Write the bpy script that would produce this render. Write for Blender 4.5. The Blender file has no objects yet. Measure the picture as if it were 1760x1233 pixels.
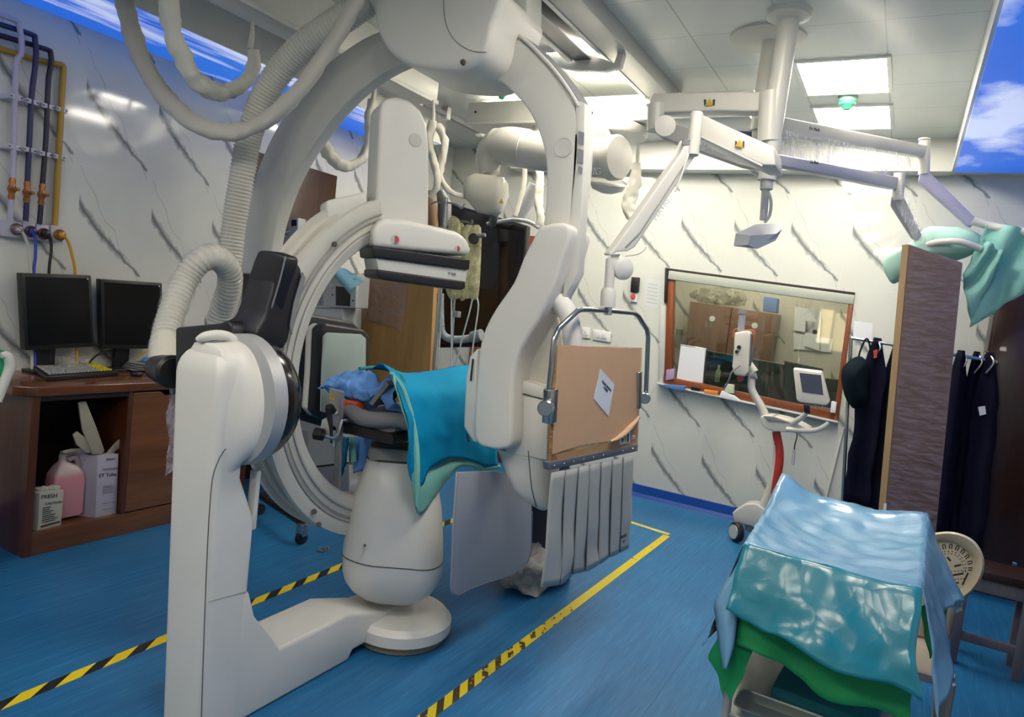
import bpy, bmesh, math, random
from mathutils import Vector, Matrix, noise
random.seed(7)
V = Vector
SC = bpy.context.scene
COL = SC.collection

# ------------------------------------------------------------------ camera
CH, FPX = 1.5, 1194.64
YAW, PITCH, ROLL = map(math.radians, (-29.0311, -4.5226, 6.6311))
_fw = V((math.sin(YAW)*math.cos(PITCH), math.cos(YAW)*math.cos(PITCH), math.sin(PITCH)))
_r = V((math.cos(YAW), -math.sin(YAW), 0)); _u = _r.cross(_fw)
RT = _r*math.cos(ROLL) + _u*math.sin(ROLL)
UP = -_r*math.sin(ROLL) + _u*math.cos(ROLL)
CAM = V((0, 0, CH))
cam = bpy.data.objects.new('camera', bpy.data.cameras.new('camera'))
COL.objects.link(cam)
cam.matrix_world = Matrix(((RT.x, UP.x, -_fw.x, 0), (RT.y, UP.y, -_fw.y, 0), (RT.z, UP.z, -_fw.z, CH), (0, 0, 0, 1)))
cam.data.sensor_fit = 'HORIZONTAL'; cam.data.sensor_width = 36; cam.data.lens = FPX/1760*36
cam.data.clip_start = .02
SC.camera = cam

# ------------------------------------------------------------------ light and exposure
SC.view_settings.view_transform = 'Standard'
SC.view_settings.look = 'None'
SC.view_settings.exposure = 1.16
SC.view_settings.gamma = 1.0
SC.view_settings.use_curve_mapping = False
w = bpy.data.worlds.new('world'); SC.world = w; w.use_nodes = True
w.node_tree.nodes['Background'].inputs[0].default_value = (.02, .02, .022, 1)
LAMP = 15.0          # radiance of the ceiling light diffusers
SC.cycles.max_bounces = 10
SC.cycles.diffuse_bounces = 5
SC.cycles.sample_clamp_indirect = 6

def ray(px, py):
    return RT*((px-880)/FPX) - UP*((py-616.5)/FPX) + _fw
def on(px, py, **k):
    """point of the photograph on a world plane x=, y= or z="""
    a, val = next(iter(k.items())); i = 'xyz'.index(a)
    d = ray(px, py); t = (val-CAM[i])/d[i]
    return CAM + d*t
def onp(px, py, p0, n):
    d = ray(px, py); t = (V(p0)-CAM).dot(n)/d.dot(n)
    return CAM + d*t
def pix(p):
    """size in metres of one photo pixel at p"""
    return (V(p)-CAM).dot(_fw)/FPX

# ------------------------------------------------------------------ materials
def srgb(h):
    if isinstance(h, str):
        h = h.lstrip('#'); c = [int(h[i:i+2], 16)/255 for i in (0, 2, 4)]
    else: c = [x/255 for x in h]
    return tuple(x/12.92 if x <= .04045 else ((x+.055)/1.055)**2.4 for x in c)
class NT:
    def __init__(s, name):
        s.m = bpy.data.materials.new(name); s.m.use_nodes = True
        s.t = s.m.node_tree; s.b = s.t.nodes['Principled BSDF']
    def n(s, typ, **k):
        nd = s.t.nodes.new(typ)
        for a, v in k.items():
            if a.startswith('i_'): 
                key = a[2:]; key = int(key) if key.isdigit() else key
                s.put(nd.inputs[key], v)
            else: setattr(nd, a, v)
        return nd
    def put(s, inp, v):
        if isinstance(v, bpy.types.NodeSocket): s.t.links.new(v, inp)
        elif isinstance(v, bpy.types.Node): s.t.links.new(v.outputs[0], inp)
        else: inp.default_value = v
    def math(s, op, a, b=0., c=None, clamp=False):
        nd = s.n('ShaderNodeMath', operation=op); nd.use_clamp = clamp
        s.put(nd.inputs[0], a); s.put(nd.inputs[1], b)
        if c is not None: s.put(nd.inputs[2], c)
        return nd.outputs[0]
    def mix(s, f, a, b):
        nd = s.n('ShaderNodeMix', data_type='RGBA')
        s.put(nd.inputs[0], f); s.put(nd.inputs[6], a if not isinstance(a, tuple) else a+(1,)*(4-len(a)))
        s.put(nd.inputs[7], b if not isinstance(b, tuple) else b+(1,)*(4-len(b)))
        return nd.outputs[2]
    def ramp(s, f, stops):
        nd = s.n('ShaderNodeValToRGB'); s.put(nd.inputs[0], f); e = nd.color_ramp.elements
        while len(e) < len(stops): e.new(.5)
        for el, (p, c) in zip(e, stops):
            el.position = p; el.color = c+(1,)*(4-len(c)) if isinstance(c, tuple) else (c, c, c, 1)
        return nd.outputs[0]
    def obj(s):
        return s.n('ShaderNodeTexCoord').outputs['Object']
    def noise(s, vec, scale, detail=3, rough=.5):
        return s.n('ShaderNodeTexNoise', i_Vector=vec, i_Scale=scale, i_Detail=detail, i_Roughness=rough).outputs[0]
    def mapping(s, vec, scale=(1, 1, 1), rot=(0, 0, 0), loc=(0, 0, 0)):
        return s.n('ShaderNodeMapping', i_Vector=vec, i_Scale=scale, i_Rotation=rot, i_Location=loc).outputs[0]
    def bump(s, h, strength=.2, dist=.01):
        nd = s.n('ShaderNodeBump', i_Height=h, i_Strength=strength, i_Distance=dist)
        s.t.links.new(nd.outputs[0], s.b.inputs['Normal'])
    def set(s, **k):
        mp = dict(col='Base Color', rough='Roughness', metal='Metallic', alpha='Alpha', trans='Transmission Weight',
                  emit='Emission Color', estr='Emission Strength', coat='Coat Weight', sheen='Sheen Weight', ior='IOR', spec='Specular IOR Level')
        for a, v in k.items():
            if isinstance(v, tuple) and len(v) == 3: v = v+(1,)
            s.put(s.b.inputs[mp[a]], v)
        return s
_mc = {}
def mat(name, col, rough=.5, metal=0., var=.06, scale=9., bump=0., bscale=60., **k):
    """plain material with a little procedural variation of tone and relief"""
    if name in _mc: return _mc[name]
    t = NT(name); c = srgb(col); v = t.obj()
    nz = t.noise(v, scale, 4)
    lo = tuple(x*(1-var) for x in c); hi = tuple(min(1, x*(1+var)) for x in c)
    t.set(col=t.mix(nz, lo, hi), rough=rough, metal=metal, **k)
    if bump: t.bump(t.noise(v, bscale, 3), bump, .004)
    _mc[name] = t.m
    return t.m
def wood(name, c1, c2, rough=.35, axis='z', scale=1., coat=.2):
    if name in _mc: return _mc[name]
    t = NT(name); s = {'x': (1.2, 14, 14), 'y': (14, 1.2, 14), 'z': (14, 14, 1.2)}[axis]
    v = t.mapping(t.obj(), tuple(x*scale for x in s))
    a = t.noise(v, 1.0, 5, .6); b = t.noise(v, 4.5, 2)
    f = t.math('ADD', t.math('MULTIPLY', a, .8), t.math('MULTIPLY', b, .25))
    t.set(col=t.ramp(f, [(.3, srgb(c1)), (.72, srgb(c2))]), rough=rough, coat=coat)
    t.bump(f, .05, .003)
    _mc[name] = t.m
    return t.m
def clearfilm(name, tint, alpha=.3, rough=.12):
    if name in _mc: return _mc[name]
    t = NT(name); v = t.obj(); n = t.noise(v, 22, 4, .65)
    t.set(col=srgb(tint), rough=rough, alpha=t.ramp(n, [(.35, (alpha*.4,)*3), (.75, (min(1, alpha*1.9),)*3)]))
    t.bump(t.noise(v, 30, 5, .7), .9, .02)
    _mc[name] = t.m
    return t.m

def streakfilm(name, tint, rot, alpha=.2):
    t = NT(name); v = t.obj()
    a = t.noise(t.mapping(v, (60, 60, 3), rot=rot), 1., 3, .6); b = t.noise(v, 7, 4, .6)
    f = t.math('ADD', t.math('MULTIPLY', a, .65), t.math('MULTIPLY', b, .35))
    t.set(col=srgb(tint), rough=.1, alpha=t.ramp(f, [(.44, (alpha*.35,)*3), (.54, (alpha,)*3), (.66, (alpha*3,)*3)]))
    t.bump(f, .8, .02)
    return t.m

# ------------------------------------------------------------------ object helpers
ORG = {}
def org(o):
    return V((0, 0, 0)) if o is None else ORG.get(o.name, V((0, 0, 0)))
def props(o, label=None, cat=None, group=None, kind=None):
    if label: o['label'] = label
    if cat: o['category'] = cat
    if group: o['group'] = group
    if kind: o['kind'] = kind
    return o
def thing(name, label, cat, loc=(0, 0, 0), group=None, kind=None):
    o = bpy.data.objects.new(name, None); COL.objects.link(o)
    o.location = loc; o.empty_display_size = .1
    ORG[o.name] = V(loc)
    return props(o, label, cat, group, kind)
def link(name, bm, m, parent=None, ang=38, label=None, smooth=True):
    """bmesh in world coordinates -> one mesh object (under its parent, kept in place)"""
    bmesh.ops.recalc_face_normals(bm, faces=bm.faces)
    o0 = org(parent)
    if o0.length: bmesh.ops.translate(bm, verts=bm.verts, vec=-o0)
    me = bpy.data.meshes.new(name); bm.to_mesh(me); bm.free()
    for x in (m if isinstance(m, (list, tuple)) else [m]): me.materials.append(x)
    if smooth:
        me.shade_smooth(); me.set_sharp_from_angle(angle=math.radians(ang))
    o = bpy.data.objects.new(name, me); COL.objects.link(o)
    if parent is not None:
        o.parent = parent; ORG[o.name] = o0
    else: ORG[o.name] = V((0, 0, 0))
    if label: o['label'] = label
    return o
def solo(name, bm, m, label, cat, group=None, kind=None, **k):
    """a thing that is one mesh: origin at its base"""
    co = [v.co for v in bm.verts]
    c = V((sum(p.x for p in co)/len(co), sum(p.y for p in co)/len(co), min(p.z for p in co)))
    bmesh.ops.translate(bm, verts=bm.verts, vec=-c)
    o = link(name, bm, m, None, **k); o.location = c; ORG[o.name] = c
    return props(o, label, cat, group, kind)
def struct(name, bm, m, parent=None, **k):
    o = link(name, bm, m, parent, **k)
    if parent is None: o['kind'] = 'structure'
    return o
def B(): return bmesh.new()
def bev(bm, w, seg=3, ang=30, geom=None):
    if w <= 0: return bm
    es = [e for e in (geom or bm.edges) if e.is_valid and len(e.link_faces) == 2 and e.calc_face_angle(0) > math.radians(ang)]
    if es: bmesh.ops.bevel(bm, geom=es, offset=w, segments=seg, affect='EDGES', profile=.5, clamp_overlap=True)
    return bm
def box(bm, lo, hi, rz=0., bw=0., seg=2, piv=None):
    t = B(); bmesh.ops.create_cube(t, size=1)
    lo, hi = V(lo), V(hi); s = hi-lo; c = (lo+hi)/2
    bmesh.ops.scale(t, verts=t.verts, vec=s); 
    if bw: bev(t, bw, seg)
    bmesh.ops.translate(t, verts=t.verts, vec=c)
    if rz: bmesh.ops.rotate(t, verts=t.verts, cent=V(piv) if piv else c, matrix=Matrix.Rotation(rz, 3, 'Z'))
    return join(bm, t)
def obox(bm, p, ax, ay, az, bw=0., seg=2):
    """box from corner p along three edge vectors"""
    t = B(); p, ax, ay, az = V(p), V(ax), V(ay), V(az); vs = []
    for k in (0, 1):
        for i, j in ((0, 0), (1, 0), (1, 1), (0, 1)): vs.append(t.verts.new(p+ax*i+ay*j+az*k))
    for f in ((0, 1, 2, 3), (4, 7, 6, 5), (0, 4, 5, 1), (1, 5, 6, 2), (2, 6, 7, 3), (3, 7, 4, 0)): t.faces.new([vs[i] for i in f])
    bmesh.ops.recalc_face_normals(t, faces=t.faces)
    bev(t, bw, seg)
    return join(bm, t)
def join(bm, t):
    me = bpy.data.meshes.new('tmp'); t.to_mesh(me); t.free(); bm.from_mesh(me); bpy.data.meshes.remove(me); return bm
def smooth2d(pts, n=4, closed=True):
    """Catmull-Rom through the points"""
    out = []; N = len(pts)
    rng = range(N if closed else N-1)
    for i in rng:
        if closed: p0, p1, p2, p3 = pts[i-1], pts[i], pts[(i+1) % N], pts[(i+2) % N]
        else: p0, p1, p2, p3 = pts[max(i-1, 0)], pts[i], pts[i+1], pts[min(i+2, N-1)]
        for k in range(n):
            t = k/n
            out.append(tuple(.5*((2*b)+(-a+c)*t+(2*a-5*b+4*c-d)*t*t+(-a+3*b-3*c+d)*t**3) for a, b, c, d in zip(p0, p1, p2, p3)))
    if not closed: out.append(tuple(pts[-1]))
    return out
def prism(bm, pts, ext, bw=0., seg=3, taper=1., ang=30):
    """closed outline (world points) extruded along ext"""
    t = B(); pts = [V(p) for p in pts]; e = V(ext); c = sum(pts, V((0, 0, 0)))/len(pts)
    a = [t.verts.new(p) for p in pts]; b = [t.verts.new(c+(p-c)*taper+e) for p in pts]
    n = len(pts); t.faces.new(a); t.faces.new(list(reversed(b)))
    for i in range(n): t.faces.new((a[i], b[i], b[(i+1) % n], a[(i+1) % n]))
    bmesh.ops.recalc_face_normals(t, faces=t.faces)
    if bw:
        es = [x for x in t.edges if (x.verts[0] in a) == (x.verts[1] in a)]
        es += [x for x in t.edges if x not in es and x.calc_face_angle(0) > math.radians(ang)]
        bmesh.ops.bevel(t, geom=es, offset=bw, segments=seg, affect='EDGES', profile=.5, clamp_overlap=True)
    bmesh.ops.triangulate(t, faces=[f for f in t.faces if len(f.verts) > 4])
    return join(bm, t)
def frames(pts):
    """parallel-transport frames along a polyline"""
    ts = []
    for i in range(len(pts)):
        a = pts[max(i-1, 0)]; b = pts[min(i+1, len(pts)-1)]; ts.append((b-a).normalized())
    n = ts[0].orthogonal().normalized(); out = []
    for i, t in enumerate(ts):
        n = (n - t*n.dot(t)); n = n.normalized() if n.length > 1e-6 else t.orthogonal().normalized()
        out.append((t, n, t.cross(n)))
    return out
def tube(bm, pts, r, seg=12, caps=True, sm=0, sq=None):
    """tube along points; r a number or a list; sm > 0 smooths the path"""
    pts = [V(p) for p in pts]
    rs = list(r) if isinstance(r, (list, tuple)) else [r]*len(pts)
    if sm:
        q = smooth2d([tuple(p)+(x,) for p, x in zip(pts, rs)], sm, False)
        pts = [V(a[:3]) for a in q]; rs = [a[3] for a in q]
    fr = frames(pts); rings = []
    for p, rr, (t, n, b) in zip(pts, rs, fr):
        rings.append([bm.verts.new(p+(n*math.cos(2*math.pi*k/seg)+b*math.sin(2*math.pi*k/seg))*rr) for k in range(seg)])
    skin(bm, rings, caps); return bm
def skin(bm, rings, caps=True, closed=True):
    for a, b in zip(rings[:-1], rings[1:]):
        n = len(a)
        for k in range(n if closed else n-1):
            bm.faces.new((a[k], a[(k+1) % n], b[(k+1) % n], b[k]))
    if caps and closed:
        bm.faces.new(list(reversed(rings[0]))); bm.faces.new(rings[-1])
def loft(bm, rings, caps=True, closed=True):
    skin(bm, [[bm.verts.new(V(p)) for p in r] for r in rings], caps, closed); return bm
def rrect(cx, cy, hx, hy, r, z, rz=0, n=5):
    out = []; r = min(r, hx*.999, hy*.999)
    for (sx, sy, a0) in ((1, 1, 0), (-1, 1, 90), (-1, -1, 180), (1, -1, 270)):
        for k in range(n+1):
            a = math.radians(a0+90*k/n)
            x, y = sx*(hx-r)+r*math.cos(a), sy*(hy-r)+r*math.sin(a)
            out.append(V((cx+x*math.cos(rz)-y*math.sin(rz), cy+x*math.sin(rz)+y*math.cos(rz), z)))
    return out
def lathe(bm, prof, c=(0, 0, 0), ax=(0, 0, 1), seg=24, caps=True):
    """prof: list of (radius, height along axis)"""
    ax = V(ax).normalized(); n = ax.orthogonal().normalized(); b = ax.cross(n); c = V(c)
    return loft(bm, [[c+ax*h+(n*math.cos(2*math.pi*k/seg)+b*math.sin(2*math.pi*k/seg))*max(r, 1e-4) for k in range(seg)] for r, h in prof], caps)
def cyl(bm, p, q, r, r2=None, seg=16, bw=0.):
    p, q = V(p), V(q); h = (q-p).length; r2 = r if r2 is None else r2
    pr = [(r, 0), (r2, h)] if not bw else [(r-bw, 0), (r, bw), (r2, h-bw), (r2-bw, h)]
    return lathe(bm, pr, p, q-p, seg)
def ball(bm, c, r, sx=1, sy=1, sz=1, sub=2):
    t = B(); bmesh.ops.create_icosphere(t, subdivisions=sub, radius=1)
    bmesh.ops.scale(t, verts=t.verts, vec=(r*sx, r*sy, r*sz)); bmesh.ops.translate(t, verts=t.verts, vec=V(c)); return join(bm, t)
def grid(bm, rows, thick=0., closed_u=False):
    """sheet through rows of points; thick > 0 gives it a second side"""
    rows = [[V(p) for p in r] for r in rows]; nr, nc = len(rows), len(rows[0])
    vs = [[bm.verts.new(p) for p in r] for r in rows]; fs = []
    for i in range(nr-1):
        for j in range(nc-1): fs.append(bm.faces.new((vs[i][j], vs[i][j+1], vs[i+1][j+1], vs[i+1][j])))
    if thick:
        bmesh.ops.recalc_face_normals(bm, faces=fs)
        bmesh.ops.solidify(bm, geom=fs, thickness=thick)
    return bm
def nz(p, s, seed=0.): return noise.noise(V(p)*s+V((seed, seed*1.7, -seed)))
def patch(corners, nu, nv, fn=None):
    """bilinear patch tl,tr,br,bl as rows; fn(p,u,v) moves points"""
    tl, tr, br, bl = map(V, corners); rows = []
    for j in range(nv+1):
        v = j/nv; a = tl.lerp(bl, v); b = tr.lerp(br, v); row = []
        for i in range(nu+1):
            u = i/nu; p = a.lerp(b, u); row.append(fn(p, u, v) if fn else p)
        rows.append(row)
    return rows
def text(name, body, p, right, up, size, m, parent, depth=.0008, align='CENTER', label=None):
    cu = bpy.data.curves.new(name, 'FONT'); cu.body = body; cu.size = size; cu.align_x = align; cu.align_y = 'CENTER'
    cu.extrude = depth; cu.resolution_u = 3; cu.fill_mode = 'BOTH'
    o = bpy.data.objects.new(name+'_c', cu); COL.objects.link(o)
    dg = bpy.context.evaluated_depsgraph_get(); me = bpy.data.meshes.new_from_object(o.evaluated_get(dg))
    bpy.data.objects.remove(o); bpy.data.curves.remove(cu)
    bm = B(); bm.from_mesh(me); bpy.data.meshes.remove(me)
    r, u = V(right).normalized(), V(up); u = (u-r*u.dot(r)).normalized(); nn = r.cross(u)
    for v in bm.verts: v.co = V(p)+r*v.co.x+u*v.co.y+nn*v.co.z
    return link(name, bm, m, parent, smooth=False, label=label)
def copytree(o, loc=None, label=None):
    """copy a thing with its parts and their sub-parts"""
    c = o.copy(); COL.objects.link(c); ORG[c.name] = V(loc) if loc is not None else org(o)
    if loc is not None: c.location = loc
    if label: c['label'] = label
    for ch in [x for x in bpy.data.objects if x.parent == o]:
        d = ch.copy(); COL.objects.link(d); d.parent = c; d.matrix_parent_inverse = ch.matrix_parent_inverse.copy()
        for g in [x for x in bpy.data.objects if x.parent == ch]:
            e = g.copy(); COL.objects.link(e); e.parent = d
    return c
# ------------------------------------------------------------------ setting materials
def marble(name, axis, u0, v0, tone=('#d0d1ca', '#dcddd6')):
    t = NT(name); sx = t.n('ShaderNodeSeparateXYZ', i_0=t.obj())
    U = t.math('DIVIDE', t.math('SUBTRACT', sx.outputs[axis], u0), .425)
    W = t.math('DIVIDE', t.math('SUBTRACT', sx.outputs['Z'], v0), .63)
    fu, fv = t.math('FRACT', U), t.math('FRACT', W)
    cell = t.n('ShaderNodeCombineXYZ', i_0=fu, i_1=fv)
    n1 = t.noise(cell, 3.2, 4, .55); n2 = t.noise(cell, 9, 3); n3 = t.noise(cell, 2.1, 2)
    tt = t.math('DIVIDE', t.math('SUBTRACT', fu, .08), .9)
    cur = t.math('SUBTRACT', .70, t.math('MULTIPLY', t.math('POWER', t.math('MAXIMUM', tt, 0), .82), .62))
    cur = t.math('ADD', cur, t.math('MULTIPLY', t.math('SUBTRACT', n1, .5), .14))
    d = t.math('ABSOLUTE', t.math('SUBTRACT', fv, cur))
    wd = t.math('ADD', .006, t.math('MULTIPLY', t.math('POWER', n2, 1.5), t.math('SUBTRACT', .20, t.math('MULTIPLY', tt, .15))))
    v1 = t.math('SUBTRACT', 1., t.math('DIVIDE', d, wd), clamp=True)
    v1 = t.math('MULTIPLY', v1, t.math('GREATER_THAN', fu, .08))
    v1 = t.math('MULTIPLY', v1, t.math('LESS_THAN', fu, .97))
    # a fainter second vein and cloudiness
    c2 = t.math('ADD', t.math('SUBTRACT', 1.12, t.math('MULTIPLY', fu, 1.15)), t.math('MULTIPLY', t.math('SUBTRACT', n3, .5), .9))
    v2 = t.math('SUBTRACT', 1., t.math('DIVIDE', t.math('ABSOLUTE', t.math('SUBTRACT', fv, c2)), .018), clamp=True)
    v2 = t.math('MULTIPLY', v2, .38)
    vein = t.math('MAXIMUM', t.math('MULTIPLY', v1, .92), v2)
    base = t.mix(t.noise(cell, 2.3, 3), srgb(tone[0]), srgb(tone[1]))
    colr = t.mix(vein, base, srgb('#5d6468'))
    g = t.math('MAXIMUM', t.math('LESS_THAN', fu, .007), t.math('LESS_THAN', fv, .005))
    colr = t.mix(t.math('MULTIPLY', g, .28), colr, srgb('#d9dcd8'))
    t.set(col=colr, rough=.07, spec=.45)
    t.bump(t.math('SUBTRACT', 1., g), .15, .002)
    return t.m
M_marL = marble('marble_tile_left', 'Y', 2.155, .09)
M_marB = marble('marble_tile_back', 'X', -1.745, .0, ('#bfc3bc', '#cbcec7'))
M_marR = marble('marble_tile_side', 'Y', 0, 0)
def floor_mat():
    t = NT('blue_vinyl'); v = t.obj()
    a = t.noise(t.mapping(v, (42, 2.2, 1), rot=(0, 0, -.06)), 1., 4, .6); b = t.noise(v, 1.6, 2); c = t.noise(t.mapping(v, (160, 9, 1), rot=(0, 0, -.06)), 1., 2)
    f = t.math('ADD', t.math('ADD', t.math('MULTIPLY', a, .45), t.math('MULTIPLY', b, .2)), t.math('MULTIPLY', c, .35))
    col = t.ramp(f, [(.36, srgb('#185584')), (.52, srgb('#216594')), (.66, srgb('#3078a5'))])
    sx = t.n('ShaderNodeSeparateXYZ', i_0=v)
    seam = t.math('LESS_THAN', t.math('ABSOLUTE', t.math('ADD', sx.outputs['X'], .66)), .0022)
    col = t.mix(t.math('MULTIPLY', seam, .6), col, srgb('#123458'))
    t.set(col=col, rough=.36, spec=.4); t.bump(c, .06, .002)
    return t.m
M_floor = floor_mat()
def ceil_mat():
    t = NT('metal_ceiling_tile'); sx = t.n('ShaderNodeSeparateXYZ', i_0=t.obj())
    fu = t.math('FRACT', t.math('DIVIDE', t.math('ADD', sx.outputs['X'], .27), .435)); fv = t.math('FRACT', t.math('DIVIDE', t.math('SUBTRACT', sx.outputs['Y'], .02), .435))
    g = t.math('MAXIMUM', t.math('LESS_THAN', fu, .016), t.math('LESS_THAN', fv, .010))
    col = t.mix(t.noise(t.obj(), 1.2, 3), srgb('#c2cac9'), srgb('#d0d6d3'))
    t.set(col=t.mix(g, col, srgb('#a3acab')), rough=.24, spec=.6)
    t.bump(t.math('SUBTRACT', 1., g), .3, .004)
    return t.m
M_ceil = ceil_mat()
def sky_mat(name, seed, hor, streak):
    t = NT(name); v = t.mapping(t.obj(), (1, 1, 1), loc=(seed, seed*.7, 0))
    sx = t.n('ShaderNodeSeparateXYZ', i_0=t.obj())
    n = t.noise(t.mapping(v, streak), 1.0, 7, .55); h = t.noise(v, .6, 2)
    g = t.math('MULTIPLY', t.math('SUBTRACT', sx.outputs['Y'], hor), .55, clamp=True)
    sky = t.mix(t.math('MULTIPLY', t.noise(v, .8, 2), .7), srgb('#1550cc'), srgb('#2f86e2'))
    if hor > 0: g = t.math('SUBTRACT', .42, t.math('ABSOLUTE', t.math('SUBTRACT', sx.outputs['Y'], hor)))
    else: g = t.math('MULTIPLY', t.math('ADD', sx.outputs['X'], 3.72), 3.2)
    f = t.math('ADD', t.math('MULTIPLY', t.math('SUBTRACT', n, .5), 7.), t.math('MAXIMUM', g, -.6), clamp=True)
    col = t.mix(f, sky, srgb('#c3cdf0'))
    t.set(col=col, rough=.35, emit=col, estr=SKY)      # a backlit printed panel
    return t.m
SKY = .36
M_skyR = sky_mat('sky_print_right', 3.1, 4.55, (2.2, 1.5, 1)); M_skyL = sky_mat('sky_print_left', 8.7, -1, (7, .8, 1))
M_white = mat('white_panel', '#dcdcd6', .4); M_rail = mat('cream_rail', '#d8d8d0', .35)
M_navy_vinyl = mat('navy_vinyl', '#17489a', .35)
M_doorwood = wood('door_wood', '#29150c', '#4d2c1b', .35)
M_framewood = wood('frame_wood', '#5c2c14', '#91502a', .35, 'x')
M_framewoodv = wood('frame_wood_v', '#5c2c14', '#91502a', .35, 'z')

# ------------------------------------------------------------------ setting
XL, XR, YB, YF, ZC, ZS = -4.05, 1.5, 5.66, -1.3, 2.93, 2.72
struct('floor', box(B(), (XL-.1, YF-.1, -.08), (XR+.1, YB, 0)), M_floor, smooth=False)
struct('wall_left', box(B(), (XL-.1, YF, 0), (XL, YB+.1, ZC)), M_marL, smooth=False)
struct('wall_right', box(B(), (XR, YF, 0), (XR+.1, YB+.1, ZC)), M_marR, smooth=False)
struct('wall_front', box(B(), (XL-.1, YF-.1, 0), (XR+.1, YF, ZC)), mat('plain_wall', '#a9aca8', .5), smooth=False)
# window opening as it stands in the back wall
W4 = [on(1147, 461, y=YB), on(1470, 503, y=YB), on(1441, 724, y=YB), on(1141, 659, y=YB)]   # tl tr br bl
bm = B(); A0, A1, A2, A3 = V((XL, YB, ZC)), V((XR, YB, ZC)), V((XR, YB, 0)), V((XL, YB, 0))
T = V((0, .1, 0))
for q in ((A0, A1, W4[1], W4[0]), (A1, A2, W4[2], W4[1]), (A2, A3, W4[3], W4[2]), (A3, A0, W4[0], W4[3])):
    prism(bm, q, T)
struct('wall_back', bm, M_marB, smooth=False)
struct('ceiling', box(B(), (XL-.1, YF-.1, ZC), (XR+.1, YB+.1, ZC+.08)), M_ceil, smooth=False)
s = struct('trim_1', box(B(), (XL, YF, ZS), (-3.46, 4.66, ZC)), M_white, smooth=False)
struct('sky_panel', box(B(), (XL+.01, YF, ZS-.012), (-3.47, 4.65, ZS)), M_skyL, s, smooth=False)
s = struct('trim_2', box(B(), (.12, YF, ZS), (XR, YB, ZC)), M_white, smooth=False)
struct('sky_panel', box(B(), (.135, YF, ZS-.012), (XR, 5.52, ZS)), M_skyR, s, smooth=False)
struct('trim_3', box(B(), (-3.3, 5.5, 2.71), (.12, YB, ZC)), M_white, smooth=False)
struct('trim_4', box(B(), (-3.46, 4.2, 2.70), (-3.44, 4.66, ZC)), M_white, smooth=False)
bm = B(); prism(bm, [V((XL+.02, YB, 0)), V((XL+.02, YB-.03, 0)), V((XL+.02, YB-.012, .03)), V((XL+.02, YB-.008, .098)), V((XL+.02, YB, .1))], V((XR-XL-.04, 0, 0)))
struct('baseboard_back', bm, M_navy_vinyl, smooth=False)
struct('baseboard_left', box(B(), (XL, YF+.02, 0), (XL+.012, YB-.03, .1)), M_navy_vinyl, smooth=False)
# white corner strip right of the window
a, b = on(1450, 735, y=YB-.006), on(1412, 888, y=YB-.006)
struct('trim_5', tube(B(), [a, b], .011, 6), mat('tile_trim', '#c9c9c4', .4))

# window: frame, sill, shutter box, glass
wn = struct('window_1', B(), M_framewood)
def bar(p, q, wx, d0, d1, m, name, parent):
    """bar along p->q in the wall plane, width vector wx, from y d0 to d1"""
    bm = B(); p, q = V(p), V(q); y0, y1 = V((0, d0, 0)), V((0, d1, 0))
    prism(bm, [p+y0, q+y0, q+wx+y0, p+wx+y0], y1-y0, .004, 2)
    return link(name, bm, m, parent)
tl, tr, br, bl = W4
bar(bl, br, V((.0, 0, .06)), -.005, .06, M_framewood, 'frame', wn)
bar(tl, bl, V((.06, 0, 0)), .0, .06, M_framewoodv, 'frame', wn)
bar(tr, br, V((-.035, 0, 0)), -.01, .06, M_framewoodv, 'frame', wn)
bar(tl, tr, V((0, 0, -.02)), -.012, .06, mat('dark_gap', '#2b2320', .6), 'frame', wn)
bar(tl+V((.02, 0, -.02)), tr+V((0, 0, -.02)), V((0, 0, -.07)), -.016, .05, mat('shutter_alu', '#a7ada2', .4), 'shutter_box', wn)
bar(tl+V((-.012, 0, 0)), tl.lerp(bl, .30)+V((-.012, 0, 0)), V((.022, 0, 0)), -.03, .0, mat('black_rubber', '#16171a', .5), 'shutter_strap', wn)
bar(bl+V((-.045, 0, -.012)), br+V((0, 0, -.012)), V((0, 0, .014)), -.06, .0, mat('sill_marble', '#c9ccc8', .2), 'sill', wn)
bar(tl+V((-.02, 0, -.28)), bl+V((-.045, 0, 0)), V((.042, 0, 0)), -.012, .0, mat('reveal_tile', '#b9bdb8', .3), 'reveal', wn)
def pane_mat(name, tint, refl, al=0.):
    t = NT(name); nt = t.t; out = nt.nodes['Material Output']
    tr_ = t.n('ShaderNodeBsdfTransparent', i_0=srgb(tint)+(1,)); gl = t.n('ShaderNodeBsdfGlossy', i_Roughness=.02)
    fr = t.n('ShaderNodeFresnel', i_IOR=1.45)
    f = t.math('ADD', t.math('MULTIPLY', fr, .9), refl, clamp=True)
    mx = t.n('ShaderNodeMixShader'); t.put(mx.inputs[0], f); nt.links.new(tr_.outputs[0], mx.inputs[1]); nt.links.new(gl.outputs[0], mx.inputs[2])
    nt.links.new(mx.outputs[0], out.inputs[0]); return t.m
M_pane = pane_mat('lead_glass', '#eeefe4', .04)
bm = B(); prism(bm, [p+V((0, .045, 0)) for p in W4], V((0, .01, 0)))
link('pane', bm, M_pane, wn, smooth=False)

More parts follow.
